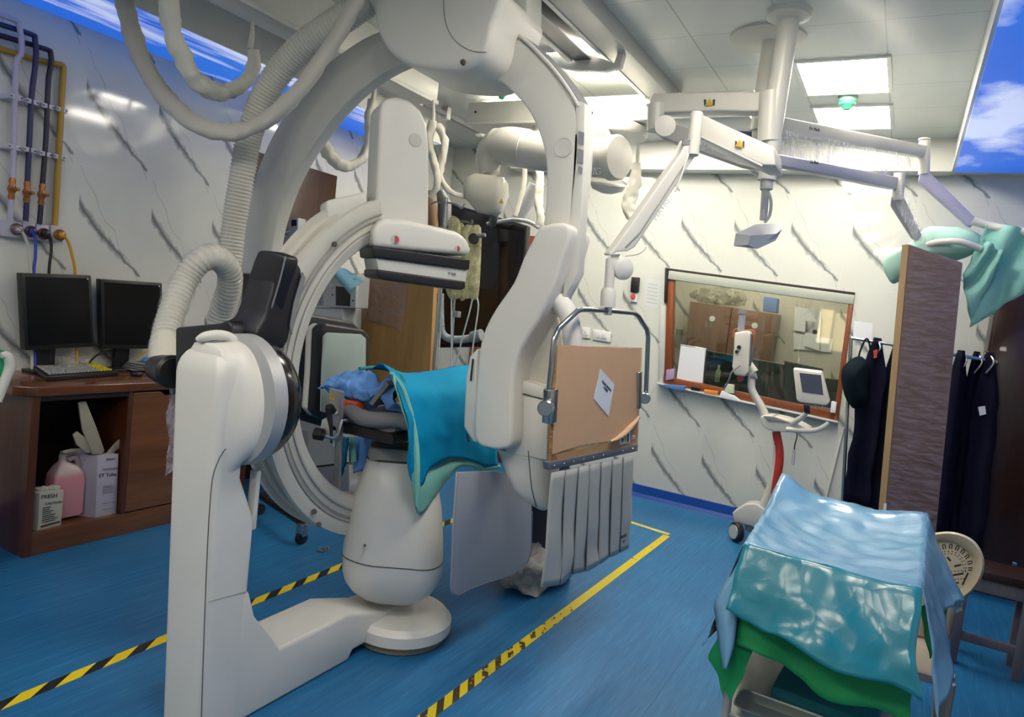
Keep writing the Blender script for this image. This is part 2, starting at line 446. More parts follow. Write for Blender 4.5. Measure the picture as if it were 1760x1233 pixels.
# control room beyond the glass
M_ctl = marble('marble_tile_control', 'X', -1.9, .1, ('#b9b6ab', '#c6c3b8'))
struct('wall_control_back', box(B(), (-4.0, 7.7, 0), (1.6, 7.8, 2.9)), M_ctl, smooth=False)
struct('wall_control_left', box(B(), (-2.75, YB+.1, 0), (-2.65, 7.7, 2.9)), mat('control_wall', '#cfcdbf', .5), smooth=False)
struct('wall_control_right', box(B(), (.95, YB+.1, 0), (1.05, 7.7, 2.9)), mat('control_wall', '#cfcdbf', .5), smooth=False)
struct('floor_control', box(B(), (-4.0, YB, -.08), (1.6, 7.7, 0)), M_floor, smooth=False)
struct('ceiling_control', box(B(), (-4.0, YB+.1, 2.8), (1.6, 7.8, 2.9)), mat('control_ceiling', '#d8d8d2', .5), smooth=False)

# narrow area lamps added to throw sun patches on the control room's back wall
for (px, py, sx_, sy_) in ((1418, 561, .12, .34), (1447, 572, .17, .38)):
    ld = bpy.data.lights.new('sun_patch_lamp', 'AREA'); ld.shape = 'RECTANGLE'; ld.size = sx_; ld.size_y = sy_; ld.energy = .08; ld.color = (1, .80, .55); ld.spread = math.radians(3)
    lo = bpy.data.objects.new('sun_patch_lamp', ld); COL.objects.link(lo); p = on(px, py, y=7.68)
    lo.location = (p.x, 6.9, p.z); lo.rotation_euler = (math.radians(90), 0, math.radians(0))
# doors
def door(name, a, b, face, m):
    bm = B(); obox(bm, a, V(b)-V(a), V((0, 0, 0)) + face, V((0, 0, 0)), 0); return bm
d1 = struct('door_1', box(B(), (XL, 3.32, 0), (XL+.03, 4.1, 2.33), bw=.004), M_doorwood)
cyl_h = link('door_handle', cyl(B(), (XL+.045, 3.50, 1.55), (XL+.045, 3.50, 2.2), .006), mat('steel', '#b9bcbd', .25, 1.), d1)
d2 = struct('door_2', box(B(), (-3.6, YB-.03, 0), (-2.78, YB-.001, 2.13), bw=.004), wood('door_wood_red', '#4f210f', '#8a4722', .3))
link('door_frame', box(B(), (-2.84, YB-.045, 0), (-2.76, YB-.03, 2.16), bw=.004), wood('door_frame_wood', '#6b3316', '#a85e2c', .3), d2)

# floor tapes
def tape_mat(name, dirn, per, c1, c2, worn):
    t = NT(name); sx = t.n('ShaderNodeSeparateXYZ', i_0=t.n('ShaderNodeNewGeometry').outputs['Position'])
    s = t.math('ADD', sx.outputs['Y'], t.math('MULTIPLY', sx.outputs['X'], dirn))
    f = t.math('LESS_THAN', t.math('FRACT', t.math('DIVIDE', s, per)), .46)
    if worn:
        n = t.noise(t.mapping(t.obj(), (34, 20, 1)), 1., 4, .6); far = t.math('MULTIPLY', t.math('SUBTRACT', sx.outputs['Y'], 2.1), .8, clamp=True)
        f = t.math('MULTIPLY', f, t.math('GREATER_THAN', n, t.math('ADD', .36, t.math('MULTIPLY', far, .27))))
    col = t.mix(f, srgb(c1), srgb(c2)); t.set(col=col, rough=.4); return t.m
def strip(p, q, wd, name, m, label, cat, group=None):
    p, q = V(p), V(q); d = (q-p).normalized(); n = V((-d.y, d.x, 0))*wd/2
    bm = B(); prism(bm, [p+n, q+n, q-n, p-n], V((0, 0, .0012)))
    c = (p+q)/2; c.z = 0
    o = solo(name, bm, m, label, cat, group, smooth=False); return o
pr0, pr1 = on(719, 1243, z=0), on(1146, 921, z=0); pl0, pl1 = on(-60, 1239, z=0), on(800, 886, z=0)
strip(pr0, pr1, .05, 'floor_tape', tape_mat('hazard_tape_worn', 1.6, .105, '#c9b417', '#3a3118', True), 'worn yellow and black floor tape running in front of the lead curtain', 'floor tape')
strip(pl0, pl1, .05, 'floor_tape', tape_mat('hazard_tape', 1.6, .16, '#d9bf12', '#1a1a1c', False), 'crisp yellow and black hazard tape on floor between column and desk', 'floor tape')
strip(on(1040, 884, z=0), on(1150, 919, z=0), .045, 'floor_tape', mat('yellow_tape', '#c9b84a', .4), 'plain pale yellow floor tape joining at the corner near the baseboard', 'floor tape')

# ceiling lights
def emit_mat(name, col, s):
    t = NT(name); t.set(col=srgb(col), emit=srgb(col), estr=s); return t.m
M_lamp = emit_mat('lit_diffuser', '#fff5e5', LAMP)
M_lframe = mat('lamp_frame', '#dadbd8', .4)
def ceil_light(x0, x1, y0, y1, label, group=None):
    r = thing('ceiling_light', label, 'light', ((x0+x1)/2, (y0+y1)/2, ZC-.012), group)
    bm = B()
    for a, b in (((x0-.02, y0-.02), (x1+.02, y0)), ((x0-.02, y1), (x1+.02, y1+.02)), ((x0-.02, y0), (x0, y1)), ((x1, y0), (x1+.02, y1))):
        box(bm, (a[0], a[1], ZC-.012), (b[0], b[1], ZC-.0005))
    link('frame', bm, M_lframe, r, smooth=False)
    link('diffuser', box(B(), (x0, y0, ZC-.008), (x1, y1, ZC-.0006)), M_lamp, r, smooth=False)
ceil_light(-.69, -.27, 3.94, 4.46, 'square lit ceiling panel nearest the mounting poles on the right')
ceil_light(-.69, -.27, 4.72, 5.2, 'lit ceiling panel behind the green smoke detector, by back wall')
ceil_light(-1.97, -1.55, 3.4, 3.98, 'lit ceiling panel partly behind the grey track end plate')
ceil_light(-1.97, -1.55, 4.62, 5.15, 'lit ceiling panel behind the cream cross rail, above the boom tube')
ceil_light(-2.85, -2.43, 4.3, 4.85, 'lit ceiling panel seen through the arch of the ceiling arm')
for (x, y) in ((-.69, 2.1), (-.69, .7), (-2.9, -.3), (-2.0, -.95), (-.69, -.8)):  # out-of-view panels, added to brighten the machine and arms from the front
    ceil_light(x, x+.42, y, y+.5, 'unseen ceiling panel added on the camera side to brighten the machine fronts', 'added ceiling panels on the camera side')
bm = box(B(), (-1.9, 6.3, 2.785), (-.7, 7.1, 2.799)); o = solo('ceiling_light', bm, emit_mat('control_lamp', '#fff8ee', 6.5), 'lit panel on the ceiling of the control room', 'light', smooth=False)
# ------------------------------------------------------------------ frontal C-arm on the floor
M_mach = mat('machine_white', '#d2d1c9', .34, var=.03, bump=.04, bscale=300.)
M_mach2 = mat('machine_grey_white', '#c9c9c2', .36, var=.03)
M_silver = mat('silver_ring', '#a9abab', .5, .35)
M_black = mat('black_cover', '#14141a', .42, var=.1, bump=.12, bscale=260.)
M_gloss = mat('gloss_black', '#101014', .16)
M_seam = mat('seam_line', '#4a4844', .7)
M_groove = mat('groove_grey', '#8e8f88', .5)
M_steel = mat('steel', '#b9bcbd', .25, 1.)
M_blk = mat('black_plastic', '#18181b', .4)
M_greyp = mat('grey_plastic', '#7d8083', .45)

ga = thing('c_arm_gantry', 'white floor standing C-arm gantry with upright column, black bracket and low L-shaped base', 'x-ray machine', (-1.85, 1.9, 0))
XA = -1.75
# base: L foot with a round end
def P(px, py): return on(px, py, x=XA)
prof = [(1.50, .0), (1.50, .46), (1.566, .46), (1.60, .36), (1.725, .2), (2.07, .205), (2.30, .135), (2.52, .112), (2.52, .035), (2.12, .035), (2.10, .0)]
bm = prism(B(), [V((XA-.0004, y, z)) for y, z in prof], V((-.215, 0, 0)), .014, 3)
dc = on(676, 1050, z=.1)
lathe(bm, [(.20, .03), (.222, .04), (.222, .085), (.20, .108), (.10, .116), (.0, .118)], (dc.x+.03, dc.y+.02, 0), seg=40)
link('floor_base', bm, M_mach, ga)
link('floor_plate', lathe(B(), [(.185, 0), (.20, .004), (.20, .03), (.18, .034)], (dc.x+.03, dc.y+.02, 0), seg=36), mat('worn_tan_plate', '#8d7d62', .6), ga, label='worn tan disc under the round end of the base')
# column
def colsec(z):
    t = max(0, min(1, z/1.2))
    return -1.945-.03*t, XA, 1.414-.034*t, 1.568
rings = []
for z in (.0, .3, .5, .7, .85, 1.0, 1.1, 1.17):
    xl, xr, yf, yb = colsec(z); yb = yb if z < .8 else 1.50
    rings.append(rrect((xl+xr)/2, (yf+yb)/2, (xr-xl)/2, (yb-yf)/2, .028, z))
for k in range(1, 7):
    a = k/6*math.pi/2; s = math.cos(a)
    xl, xr, yf, yb = colsec(1.17); yb = 1.50
    rings.append(rrect((xl+xr)/2, (yf+yb)/2+.02*(1-s), (xr-xl)/2*(.45+.55*s), (yb-yf)/2*(.35+.65*s), .028, 1.17+.09*math.sin(a)))
link('column', loft(B(), rings), M_mach, ga)
# seam along the side and the removable side cover
def ribbon(name, pts, wd, m, parent, off=V((0, 0, 0)), sm=3, label=None):
    return link(name, tube(B(), [V(p)+off for p in pts], wd, 6, True, sm), m, parent, label=label)
ribbon('seam', [on(346, 1233, x=XA+.001), on(354, 1000, x=XA+.001), on(362, 850, x=XA+.001), on(372, 800, x=XA+.001), on(392, 768, x=XA+.001), on(415, 772, x=XA+.001), on(444, 776, x=XA+.001)], .0016, M_seam, ga)
ribbon('seam', [on(358, 1035, x=XA+.001), on(428, 1016, x=XA+.001)], .0009, M_groove, ga, sm=0)
link('grip_strip', box(B(), (-1.80, 1.565, .66), (-1.765, 1.585, .86), bw=.006), M_mach2, ga)
# head: horizontal drum, silver ring, black dome
hc = V((-1.845, 0, 1.085)); AX = V((0.10, .995, 0)).normalized()
hb = V((-1.845, 1.46, 1.085)); hr = V((-1.845, 1.46-.125, 1.092))
def headring(y, w, round_):
    """section of the column head: a tall rounded box that turns into the round drum"""
    out = []
    x0, x1, z0, z1 = -1.955, XA-.004, .76, 1.27
    cx, cz = hb.x+.1*(y-1.46), 1.085
    for k in range(48):
        a = 2*math.pi*k/48; c, s = math.cos(a), math.sin(a)
        ex, ez_ = (x1-x0)/2, (z1-z0)/2
        e = 5.0; rr = (abs(c/ex)**e+abs(s/ez_)**e)**(-1/e)
        px, pz = (x0+x1)/2+rr*c*round_, (z0+z1)/2+rr*s*round_
        qx, qz = cx+.197*c, cz+.197*s
        out.append(V((px*(1-w)+qx*w, y, pz*(1-w)+qz*w)))
    return out
rings = [headring(y, w_, r_) for y, w_, r_ in ((1.400, 0, .80), (1.402, 0, .88), (1.406, 0, .96), (1.412, .02, 1.), (1.43, .12, 1.), (1.45, .35, 1.), (1.472, .68, 1.), (1.49, .93, 1.), (1.51, 1., 1.))]
link('pivot_drum', loft(B(), rings), M_mach, ga, ang=60)
link('pivot_ring', lathe(B(), [(.196, .165), (.211, .170), (.213, .215), (.207, .22)], hr, AX, 48), M_silver, ga, label='brushed silver ring')
dome = [(.206, .22)]+[(.205*math.cos(a), .22+.14*math.sin(a)) for a in [math.pi/2*k/8 for k in range(0, 9)]]
link('pivot_dome', lathe(B(), dome, hr, AX, 48), M_gloss, ga, label='glossy black dome')
p = on(504, 693, x=-1.70); 
link('dome_mark', lathe(B(), [(.006, 0), (.010, 0), (.010, .002), (.006, .002)], on(504, 692, x=-1.70), RT*0+V((.8, -.35, .1)), 16), M_white, ga)
# curved lift handle on top
link('handle', tube(B(), [on(340, 585, y=1.40), on(352, 579, y=1.41), on(375, 576, y=1.44), on(394, 580, y=1.48), on(404, 592, y=1.5), on(402, 606, y=1.5)], [.010, .015, .016, .016, .017, .012], 14, True, 4), M_mach, ga)
for a, b in (((398, 590), .004), ((392, 603), .003)):
    link('screw', cyl(B(), on(*a, y=1.487), on(*a, y=1.475), b, seg=10), M_seam, ga)
# black bracket
bx = -1.865
out = [(494, 437), (519, 462), (517, 492), (506, 530), (500, 570), (488, 600), (455, 600), (440, 575), (455, 548), (463, 520), (478, 470)]
bm = prism(B(), [on(*q, x=bx) for q in smooth2d(out, 2)], V((-.13, 0, 0)), .012, 3)
out = [(300, 563), (375, 556), (392, 549), (400, 560), (402, 580), (402, 640), (392, 668), (300, 668)]
c0 = [on(*q, y=1.56) for q in out]
prism(bm, c0, V((0, .11, 0)), .012, 3)
out = [(385, 556), (400, 545), (412, 520), (430, 462), (440, 436), (448, 430), (492, 440), (482, 480), (470, 520), (458, 560), (458, 600), (400, 600)]
prism(bm, [on(*q, y=1.66) for q in smooth2d(out, 2)], V((.01, .05, 0)), .012, 3)
link('bracket', bm, M_black, ga, label='black leatherette covered bracket')
link('bracket_edge', tube(B(), [on(491, 441, y=1.655), on(481, 482, y=1.655), on(469, 522, y=1.655), on(456, 560, y=1.655)], .003, 6, True, 3), M_greyp, ga)
link('label_strip', prism(B(), [on(*q, x=bx+.002) for q in ((519, 468), (524, 478), (508, 540), (501, 575), (497, 560), (504, 520))], V((.004, 0, 0))), M_greyp, ga)
link('cable_knob', cyl(B(), on(300, 640, y=1.6), on(270, 632, y=1.66), .062, .05, 20, .012), M_blk, ga)
# C arc
cy, cz, xr_, xl_ = 2.42, 1.155, -1.90, -2.05
def arcpt(a, r, x): return V((x, cy+r*math.cos(a), cz+r*math.sin(a)))
sec = [(.735, 0), (.735, .16), (.715, .16), (.715, .36), (.70, .36), (.70, .64), (.715, .64), (.715, .84), (.735, .84), (.735, 1), (.585, 1), (.572, .90), (.572, .12), (.585, 0), (.62, -.05), (.65, .01), (.668, .01), (.69, -.04), (.72, -.02)]
rings = []
for k in range(57):
    a = math.radians(99+k*(262-99)/56); rings.append([arcpt(a, r, xr_+(xl_-xr_)*f) for r, f in sec])
link('c_arc', loft(B(), rings), mat('arc_white', '#bfbeb4', .36), ga, ang=25)
for r in (.66, .679, .63):
    link('arc_groove', tube(B(), [arcpt(math.radians(a), r, xr_+.006) for a in range(101, 261, 4)], .003, 6), M_groove, ga)
for px, py in ((548, 902), (540, 880), (575, 420)):
    link('arc_bolt', cyl(B(), on(px, py, x=xr_+.01), on(px, py, x=xr_+.016), .011, seg=10), M_seam, ga)
# detector lift, detector head
du, dn = V((.6, .8, 0)), V((.8, -.6, 0))
dpl = V((-1.80, 2.32, 0))
def D(px, py, o=0.): return onp(px, py, dpl+dn*o, dn)
out = [(652, 205), (654, 180), (662, 169), (682, 166), (705, 172), (724, 190), (734, 215), (738, 260), (737, 395), (644, 395), (648, 300)]
bm = prism(B(), [D(*q) for q in out], -dn*.2, .02, 4)
link('detector_lift', bm, M_mach2, ga)
link('lift_cap', lathe(B(), [(.028, 0), (.026, .004), (.0, .005)], D(714, 241, .0), dn, 28), mat('cap_grey', '#b4b4ae', .3), ga)
bm = prism(B(), [D(*q) for q in ((632, 328), (560, 345), (560, 395), (632, 395))], -dn*.16, .015)
link('lift_carriage', bm, M_mach2, ga)
def slab(name, outl, o, back, m, bw, label=None):
    return link(name, prism(B(), [D(*q, o) for q in outl], -dn*back, bw, 4), m, ga, label=label)
slab('detector_cover', [(642, 392), (658, 375), (695, 377), (745, 388), (785, 398), (803, 410), (810, 428), (809, 440), (641, 425)], .10, .26, M_mach, .022)
slab('detector_bumper', [(640, 422), (809, 446), (807, 464), (642, 442)], .105, .27, M_blk, .007, 'black rubber band under the white cover')
slab('detector_body', [(646, 443), (804, 464), (801, 486), (650, 465)], .09, .24, M_mach2, .006)
slab('detector_face', [(648, 463), (800, 484), (800, 496), (792, 499), (652, 479), (647, 474)], .095, .25, M_blk, .006, 'lower black rubber band')
M_red = mat('badge_red', '#b8454a', .4)
for (px, py, r) in ((679, 412, .019), (786, 428, .014)):
    bd = link('badge', lathe(B(), [(r, 0), (r, .004), (0, .005)], D(px, py, .098), dn, 24), mat('badge_silver', '#b7b6b2', .35), ga, label='round silver and red badge')
    half = [V((0, 0, 0))]+[V((math.cos(a), 0, math.sin(a))) for a in [math.radians(-90+18*k) for k in range(11)]]
    c = D(px, py, .104); link('badge_half', prism(B(), [c+du*q.x*r*.8+V((0, 0, 1))*q.z*r*.8 for q in half], dn*.002), M_red, bd)
text('lettering', 'tree', D(777, 470, .0925), du, UP, .022, M_greyp, ga)
# x-ray tube housing: white egg under the table
ez = V((-1.80, 2.37, 0)); en = V((.6, -.8, 0))
rows = [(779, 633, 716), (800, 629, 730), (815, 623, 742), (840, 613, 756), (870, 604, 761), (910, 595, 763), (950, 590, 763), (975, 590, 761), (992, 594, 754), (1007, 604, 743), (1019, 620, 727), (1027, 636, 711), (1032, 650, 696), (1035, 664, 681)]
def eggring(y, a, b):
    c = onp((a+b)/2, y, ez, en); h = (b-a)/2*pix(c)*1.0
    return rrect(c.x, c.y, h*.98, h*.80, h*.62, c.z, math.radians(37), 8), c, h
link('xray_tube_cover', loft(B(), [eggring(*r)[0] for r in reversed(rows)]), M_mach, ga, ang=60)
r0, c0_, h0 = eggring(788, 632, 716)
link('tube_cap', loft(B(), [rrect(c0_.x, c0_.y, h0*s*.97, h0*s*.85, h0*.5, c0_.z+dz, math.radians(37), 8) for s, dz in ((1.0, .0), (.98, .05), (.93, .058), (.5, .06))]), mat('cap_dark_grey', '#8d8d88', .4), ga)  # top cap in a darker grey than the housing
def ringline(y, a, b, wob, name, wd, m):
    r_, c, h = eggring(y, a, b); n = len(r_)
    return link(name, tube(B(), [c+(q-c)*1.004+V((0, 0, wob*math.sin(i/n*4*math.pi))) for i, q in enumerate(r_+[r_[0]])], wd, 6), m, ga)
ringline(786, 632, 719, 0, 'tube_gap', .006, M_blk); ringline(950, 590, 763, .008, 'tube_seam', .0022, M_seam)
q = eggring(938, 596, 755)[1]
link('screw', cyl(B(), onp(627, 938, ez+en*.21, en), onp(627, 938, ez+en*.17, en), .006, seg=10), M_seam, ga)

# ------------------------------------------------------------------ ceiling C-arm (lateral plane)
YA = 2.45
la = thing('ceiling_c_arm', 'large white ceiling-hung C-arm arching over the table with top housing and side tube', 'x-ray machine', (-1.9, YA, ZC-.05))
def Q(px, py, y=YA): return on(px, py, y=y)
oL = [(412, 470), (413, 430), (421, 370), (437, 310), (462, 245), (500, 180), (545, 125), (590, 88), (640, 58), (700, 40)]
iL = [(790, 96), (740, 100), (690, 110), (640, 138), (592, 180), (550, 232), (515, 285), (490, 340), (472, 400), (462, 470)]
out = smooth2d(oL, 3, False)+smooth2d(iL, 3, False)
link('arc', prism(B(), [Q(*q) for q in out], V((0, .07, 0)), .012, 3), M_mach2, la)
oR = [(790, 30), (845, 42), (890, 66), (935, 110), (965, 148), (988, 186), (996, 240), (990, 320), (979, 392)]
iR = [(933, 388), (939, 330), (937, 270), (925, 225), (905, 185), (870, 148), (830, 122), (790, 108)]
out = smooth2d(oR, 3, False)+smooth2d(iR, 3, False)
link('arc', prism(B(), [Q(*q) for q in out], V((0, .14, 0)), .010, 3), M_mach, la)
# dark toothed track on the outer rim and its side plate
tr_ = smooth2d([(850, 43), (893, 66), (938, 110), (968, 148), (992, 186)], 5, False)
link('rim_track', loft(B(), [[Q(*q)+V((.012, .02, .012)), Q(*q)+V((.016, .12, .016)), Q(*q)+V((-.01, .12, -.01)), Q(*q)+V((-.01, .02, -.01))] for q in tr_]), M_greyp, la, label='grey toothed track on the outer rim')
link('rim_rail', tube(B(), [Q(*q)+V((.006, .005, .006)) for q in tr_], .008, 8), M_mach, la)
link('end_plate', prism(B(), [Q(*q) for q in ((990, 172), (1006, 178), (1002, 300), (992, 470), (966, 520), (976, 400), (984, 300))], V((.008, .05, 0)), .004, 2), M_mach, la)
for k, (a, b) in enumerate((((994, 225), (1004, 250)), ((992, 255), (1003, 282)), ((994, 285), (1001, 300)))):
    link('rating_label', prism(B(), [Q(a[0], a[1], YA-.004), Q(b[0], a[1]+3, YA-.004), Q(b[0]-1, b[1], YA-.004), Q(a[0]-1, b[1]-3, YA-.004)], V((0, .003, 0))), mat('label_grey', '#8f9297', .5), la)
link('round_cover', lathe(B(), [(.040, 0), (.040, .003), (.034, .0035), (.033, .002), (0, .002)], Q(968, 253, YA-.001), V((0, -1, 0)), 32), M_mach2, la)
# top housing
out = [(638, -30), (640, 20), (648, 55), (664, 85), (690, 106), (725, 116), (790, 118), (822, 104), (838, 82), (846, 42), (850, -30)]
link('top_housing', prism(B(), [Q(*q, 2.27) for q in smooth2d(out, 3)], V((0, .36, 0)), .03, 4), M_mach, la)
link('housing_seam', tube(B(), [Q(762, -25, 2.268), Q(764, 30, 2.268), Q(778, 65, 2.268), Q(806, 86, 2.268), Q(836, 90, 2.268)], .002, 6, True, 4), M_groove, la)
link('housing_side', prism(B(), [Q(*q, 2.5) for q in ((840, -30), (905, -30), (905, 20), (899, 60), (880, 52), (846, 42))], V((0, .14, 0)), .008, 2), M_mach2, la)
link('housing_slot', prism(B(), [Q(*q, 2.492) for q in ((848, 14), (862, 28), (874, 50), (846, 40))], V((0, .006, 0))), M_blk, la)
link('cable_box', prism(B(), [Q(*q, 2.9) for q in ((890, -25), (935, -25), (943, 22), (925, 34), (890, 20))], V((0, .2, 0)), .02, 3), M_mach2, la)
link('lower_screw', lathe(B(), [(.012, 0), (.008, .01), (0, .011)], Q(796, 107, 2.262), V((0, -1, -.3)), 14), M_seam, la)
# side tube: S-shaped cover, box behind it, bowl underneath
out = [(932, 387), (914, 412), (897, 446), (881, 486), (851, 530), (832, 566), (822, 605), (817, 660), (814, 752), (838, 771), (868, 772), (880, 755), (881, 690), (884, 640), (897, 598), (925, 552), (949, 503), (966, 450), (980, 388)]
link('tube_cover', prism(B(), [Q(*q, 2.38) for q in smooth2d(out, 3)], V((0, .20, 0)), .018, 4), M_mach, la)
link('tube_side_cover', prism(B(), [Q(*q, 2.42) for q in ((820, 598), (806, 612), (799, 650), (795, 735), (812, 762), (822, 760))], V((0, .2, 0)), .014, 3), M_mach, la)
for a, b in (((813, 617), (809, 655)), ((803, 746), (806, 760))):
    link('side_slot', tube(B(), [Q(*a, 2.412), Q(*b, 2.412)], .004, 6), M_blk, la)
out = [(872, 672), (942, 690), (940, 792), (868, 778)]
link('tube_box', prism(B(), [Q(*q, 2.47) for q in out], V((0, .25, 0)), .008, 2), M_mach, la)
link('tube_box_lid', prism(B(), [Q(*q, 2.46) for q in ((878, 650), (950, 668), (948, 690), (878, 672))], V((0, .25, 0)), .008, 2), mat('lid_cream', '#d2d0c6', .4), la)
out = [(886, 652), (893, 610), (915, 570), (935, 535), (945, 518), (962, 560), (968, 620), (958, 668)]
link('fabric_cover', prism(B(), [Q(*q, 2.52) for q in smooth2d(out, 2)], V((0, .2, 0)), .02, 3), mat('cover_cloth', '#c4c2b6', .8, bump=.3, bscale=25.), la)
link('cover_seam', tube(B(), [Q(894, 650, 2.515), Q(893, 612, 2.515)], .002, 6), M_seam, la)
# cable sleeve at the elbow
link('elbow_sleeve', tube(B(), [Q(945, 505, 2.5), Q(962, 520, 2.47), Q(978, 545, 2.46), Q(984, 590, 2.46), Q(984, 640, 2.47)], [.03, .038, .038, .036, .03], 14, True, 4), mat('sleeve_white', '#d0d0ca', .6, bump=.5, bscale=30.), la)
br_ = [(775, 858, 960), (790, 864, 958), (815, 872, 957), (840, 882, 955), (858, 896, 952), (870, 915, 945), (876, 926, 938)]
rings = []
for y, a, b in reversed(br_):
    c = Q((a+b)/2, y, 2.58); h = (b-a)/2*pix(c); rings.append(rrect(c.x, c.y, h, h*.9, h*.6, c.z, 0, 6))
link('tube_bowl', loft(B(), rings), M_mach, la, ang=60)
link('bowl_seam', tube(B(), [Q(908, 775, 2.44), Q(910, 800, 2.445), Q(914, 840, 2.47), Q(922, 872, 2.53)], .002, 6, True, 3), M_seam, la)
# lateral flat detector
XD = -2.28
def Ld(px, py, o=0.): return on(px, py, x=XD+o)
fr = [(548, 566), (560, 556), (626, 567), (636, 578), (634, 660), (630, 735), (620, 742), (550, 720), (540, 708), (545, 640)]
link('detector_frame', prism(B(), [Ld(*q) for q in fr], V((-.05, 0, 0)), .012, 3), M_blk, la, label='black rubber detector frame')
fc = [(557, 578), (563, 572), (622, 575), (630, 582), (629, 660), (625, 725), (552, 708), (554, 640)]
link('detector_plate', prism(B(), [Ld(*q, .012) for q in fc], V((-.012, 0, 0)), .006, 2), mat('pale_green_plate', '#a9b9b0', .45), la, label='pale green detector plate')
c = sum([Ld(*q) for q in fr], V((0, 0, 0)))/len(fr)
def inset(s, dx): return [c+(Ld(*q)-c)*s+V((dx, 0, 0)) for q in fr]
link('detector_body', prism(B(), inset(.97, -.05), V((-.05, 0, 0)), .012, 3), M_mach, la)
link('detector_band', prism(B(), inset(1.13, -.085), V((-.05, 0, 0)), .014, 3), M_blk, la)
link('detector_back', prism(B(), inset(1.10, -.135), V((-.22, 0, 0)), .04, 4), M_mach2, la)
link('detector_support', prism(B(), inset(.5, -.3), V((-.35, 0, .1)), .03, 3), M_mach2, la)
# ------------------------------------------------------------------ patient table with its drapes
M_teal = mat('teal_cloth', '#0089b4', .85, var=.08, scale=5, bump=.25, bscale=420., spec=.15)
M_mint = mat('mint_cloth', '#7fc2b4', .85, var=.06, bump=.25, bscale=420.)
M_bluecloth = mat('blue_cloth', '#659bdd', .85, var=.1, bump=.3, bscale=300.)
M_greypad = mat('grey_pad', '#77777a', .8, var=.06, bump=.3, bscale=500.)
tb = thing('patient_table', 'narrow black patient table with a steel clamp plate at its near end', 'table', (-1.9, 2.9, 0))
ZT = .93
def tsec(y, x0=-2.06, x1=-1.69, z=ZT): return rrect((x0+x1)/2, z-.02, (x1-x0)/2, .02, .018, y)
bm = B(); loft(bm, [[V((p.x, y, p.y)) for p in tsec(y)] for y in (2.16, 2.165, 4.2)])
link('tabletop', bm, M_blk, tb)
link('grey_pad', loft(B(), [[V((p.x, y, p.y)) for p in rrect(-1.875, ZT+.022*s, .175*s2, .022*s, .021*s, y)] for y, s, s2 in ((2.18, .3, .8), (2.19, .8, .95), (2.22, 1, 1), (3.9, 1, 1))]), M_greypad, tb)
pp = [on(q[0], q[1], y=2.13) for q in ((566, 667), (589, 674), (587, 735), (582, 845), (571, 846), (577, 735), (562, 727))]
link('clamp_plate', prism(B(), pp, V((0, .012, 0)), .003, 2), mat('plate_grey', '#9a9b9b', .32, .6), tb)
link('crank_knob', lathe(B(), [(.012, 0), (.016, .004), (.016, .02), (.012, .024)], on(576, 708, y=2.13), (.1, -1, 0), 20), mat('knob_cream', '#c5c3bd', .4), tb)
link('crank_arm', tube(B(), [on(575, 708, y=2.11), on(567, 700, y=2.09), on(565, 707, y=2.09), on(569, 735, y=2.095), on(570, 762, y=2.10)], [.012, .016, .014, .008, .006], 10, True, 3), M_blk, tb)
link('clamp_bar', tube(B(), [on(553, 748, y=2.10), on(574, 753, y=2.10), on(581, 748, y=2.11), on(588, 722, y=2.13), on(600, 722, y=2.16)], .010, 10), M_steel, tb)
link('clamp_knob', lathe(B(), [(.016, 0), (.026, .005), (.026, .04), (.015, .045)], on(557, 748, y=2.10), (-.9, -.3, 0), 8), M_blk, tb)
link('clamp_bracket', prism(B(), [on(*q, y=2.12) for q in ((553, 722), (560, 718), (572, 752), (566, 756), (549, 744))], V((0, .012, 0)), .002), mat('knob_cream', '#c5c3bd', .4), tb)
link('end_bolt', cyl(B(), on(574, 756, y=2.10), on(574, 768, y=2.10), .006), M_steel, tb)
wt = mat('warn_yellow', '#c9a21c', .5)
def warn(p, u, v, s, parent, name='warning_mark'):
    p, u, v = V(p), V(u), V(v)
    return link(name, prism(B(), [p+v*s*.55, p-u*s*.55-v*s*.45, p+u*s*.55-v*s*.45], u.cross(v)*.0012), wt, parent)
warn(on(571, 683, y=2.128), (1, 0, 0), (0, 0, 1), .024, tb)
text('lettering', '!', on(571, 683.5, y=2.1255), (1, 0, 0), (0, 0, 1), .016, M_blk, tb)
# pedestal behind the flap
tb_p = link('pedestal', loft(B(), [rrect(-1.56, 3.40, a, b, .02, z) for a, b, z in ((.08, .1, 0), (.08, .1, .05), (.07, .09, .08), (.07, .09, .86), (.2, .3, .885))]), mat('pedestal_navy', '#1b2233', .4), tb)
# folded blue gown on the pad
def crumple(p, amp, s, seed): 
    q = V((nz(p, s, seed), nz(p, s, seed+9.1), nz(p, s, seed+4.7))); q += .45*V((nz(p, s*2.6, seed+2), nz(p, s*2.6, seed+6), nz(p, s*2.6, seed+3)))
    return p+q*amp
def blob(rows, amp, s, seed, m, name, parent=None, seg=20, **k):
    """crumpled mass: rings (centre, half width x, half height) along y"""
    bm = B(); rings = []
    for (c, hx, hz) in rows:
        rings.append([crumple(V(c)+V((math.cos(a)*hx, 0, math.sin(a)*hz)), amp, s, seed) for a in [2*math.pi*i/seg for i in range(seg)]])
    loft(bm, rings); return bm
def G(px, py, y): return on(px, py, y=y)
top = [(548, 668), (558, 655), (570, 643), (582, 633), (600, 632), (618, 638), (632, 648), (640, 660), (648, 652), (658, 640), (668, 640), (676, 655), (684, 668)]
bot = [(549, 672), (560, 681), (580, 690), (598, 690), (612, 696), (626, 702), (638, 698), (645, 693), (656, 686), (664, 700), (670, 712), (682, 715), (688, 705)]
rows = []
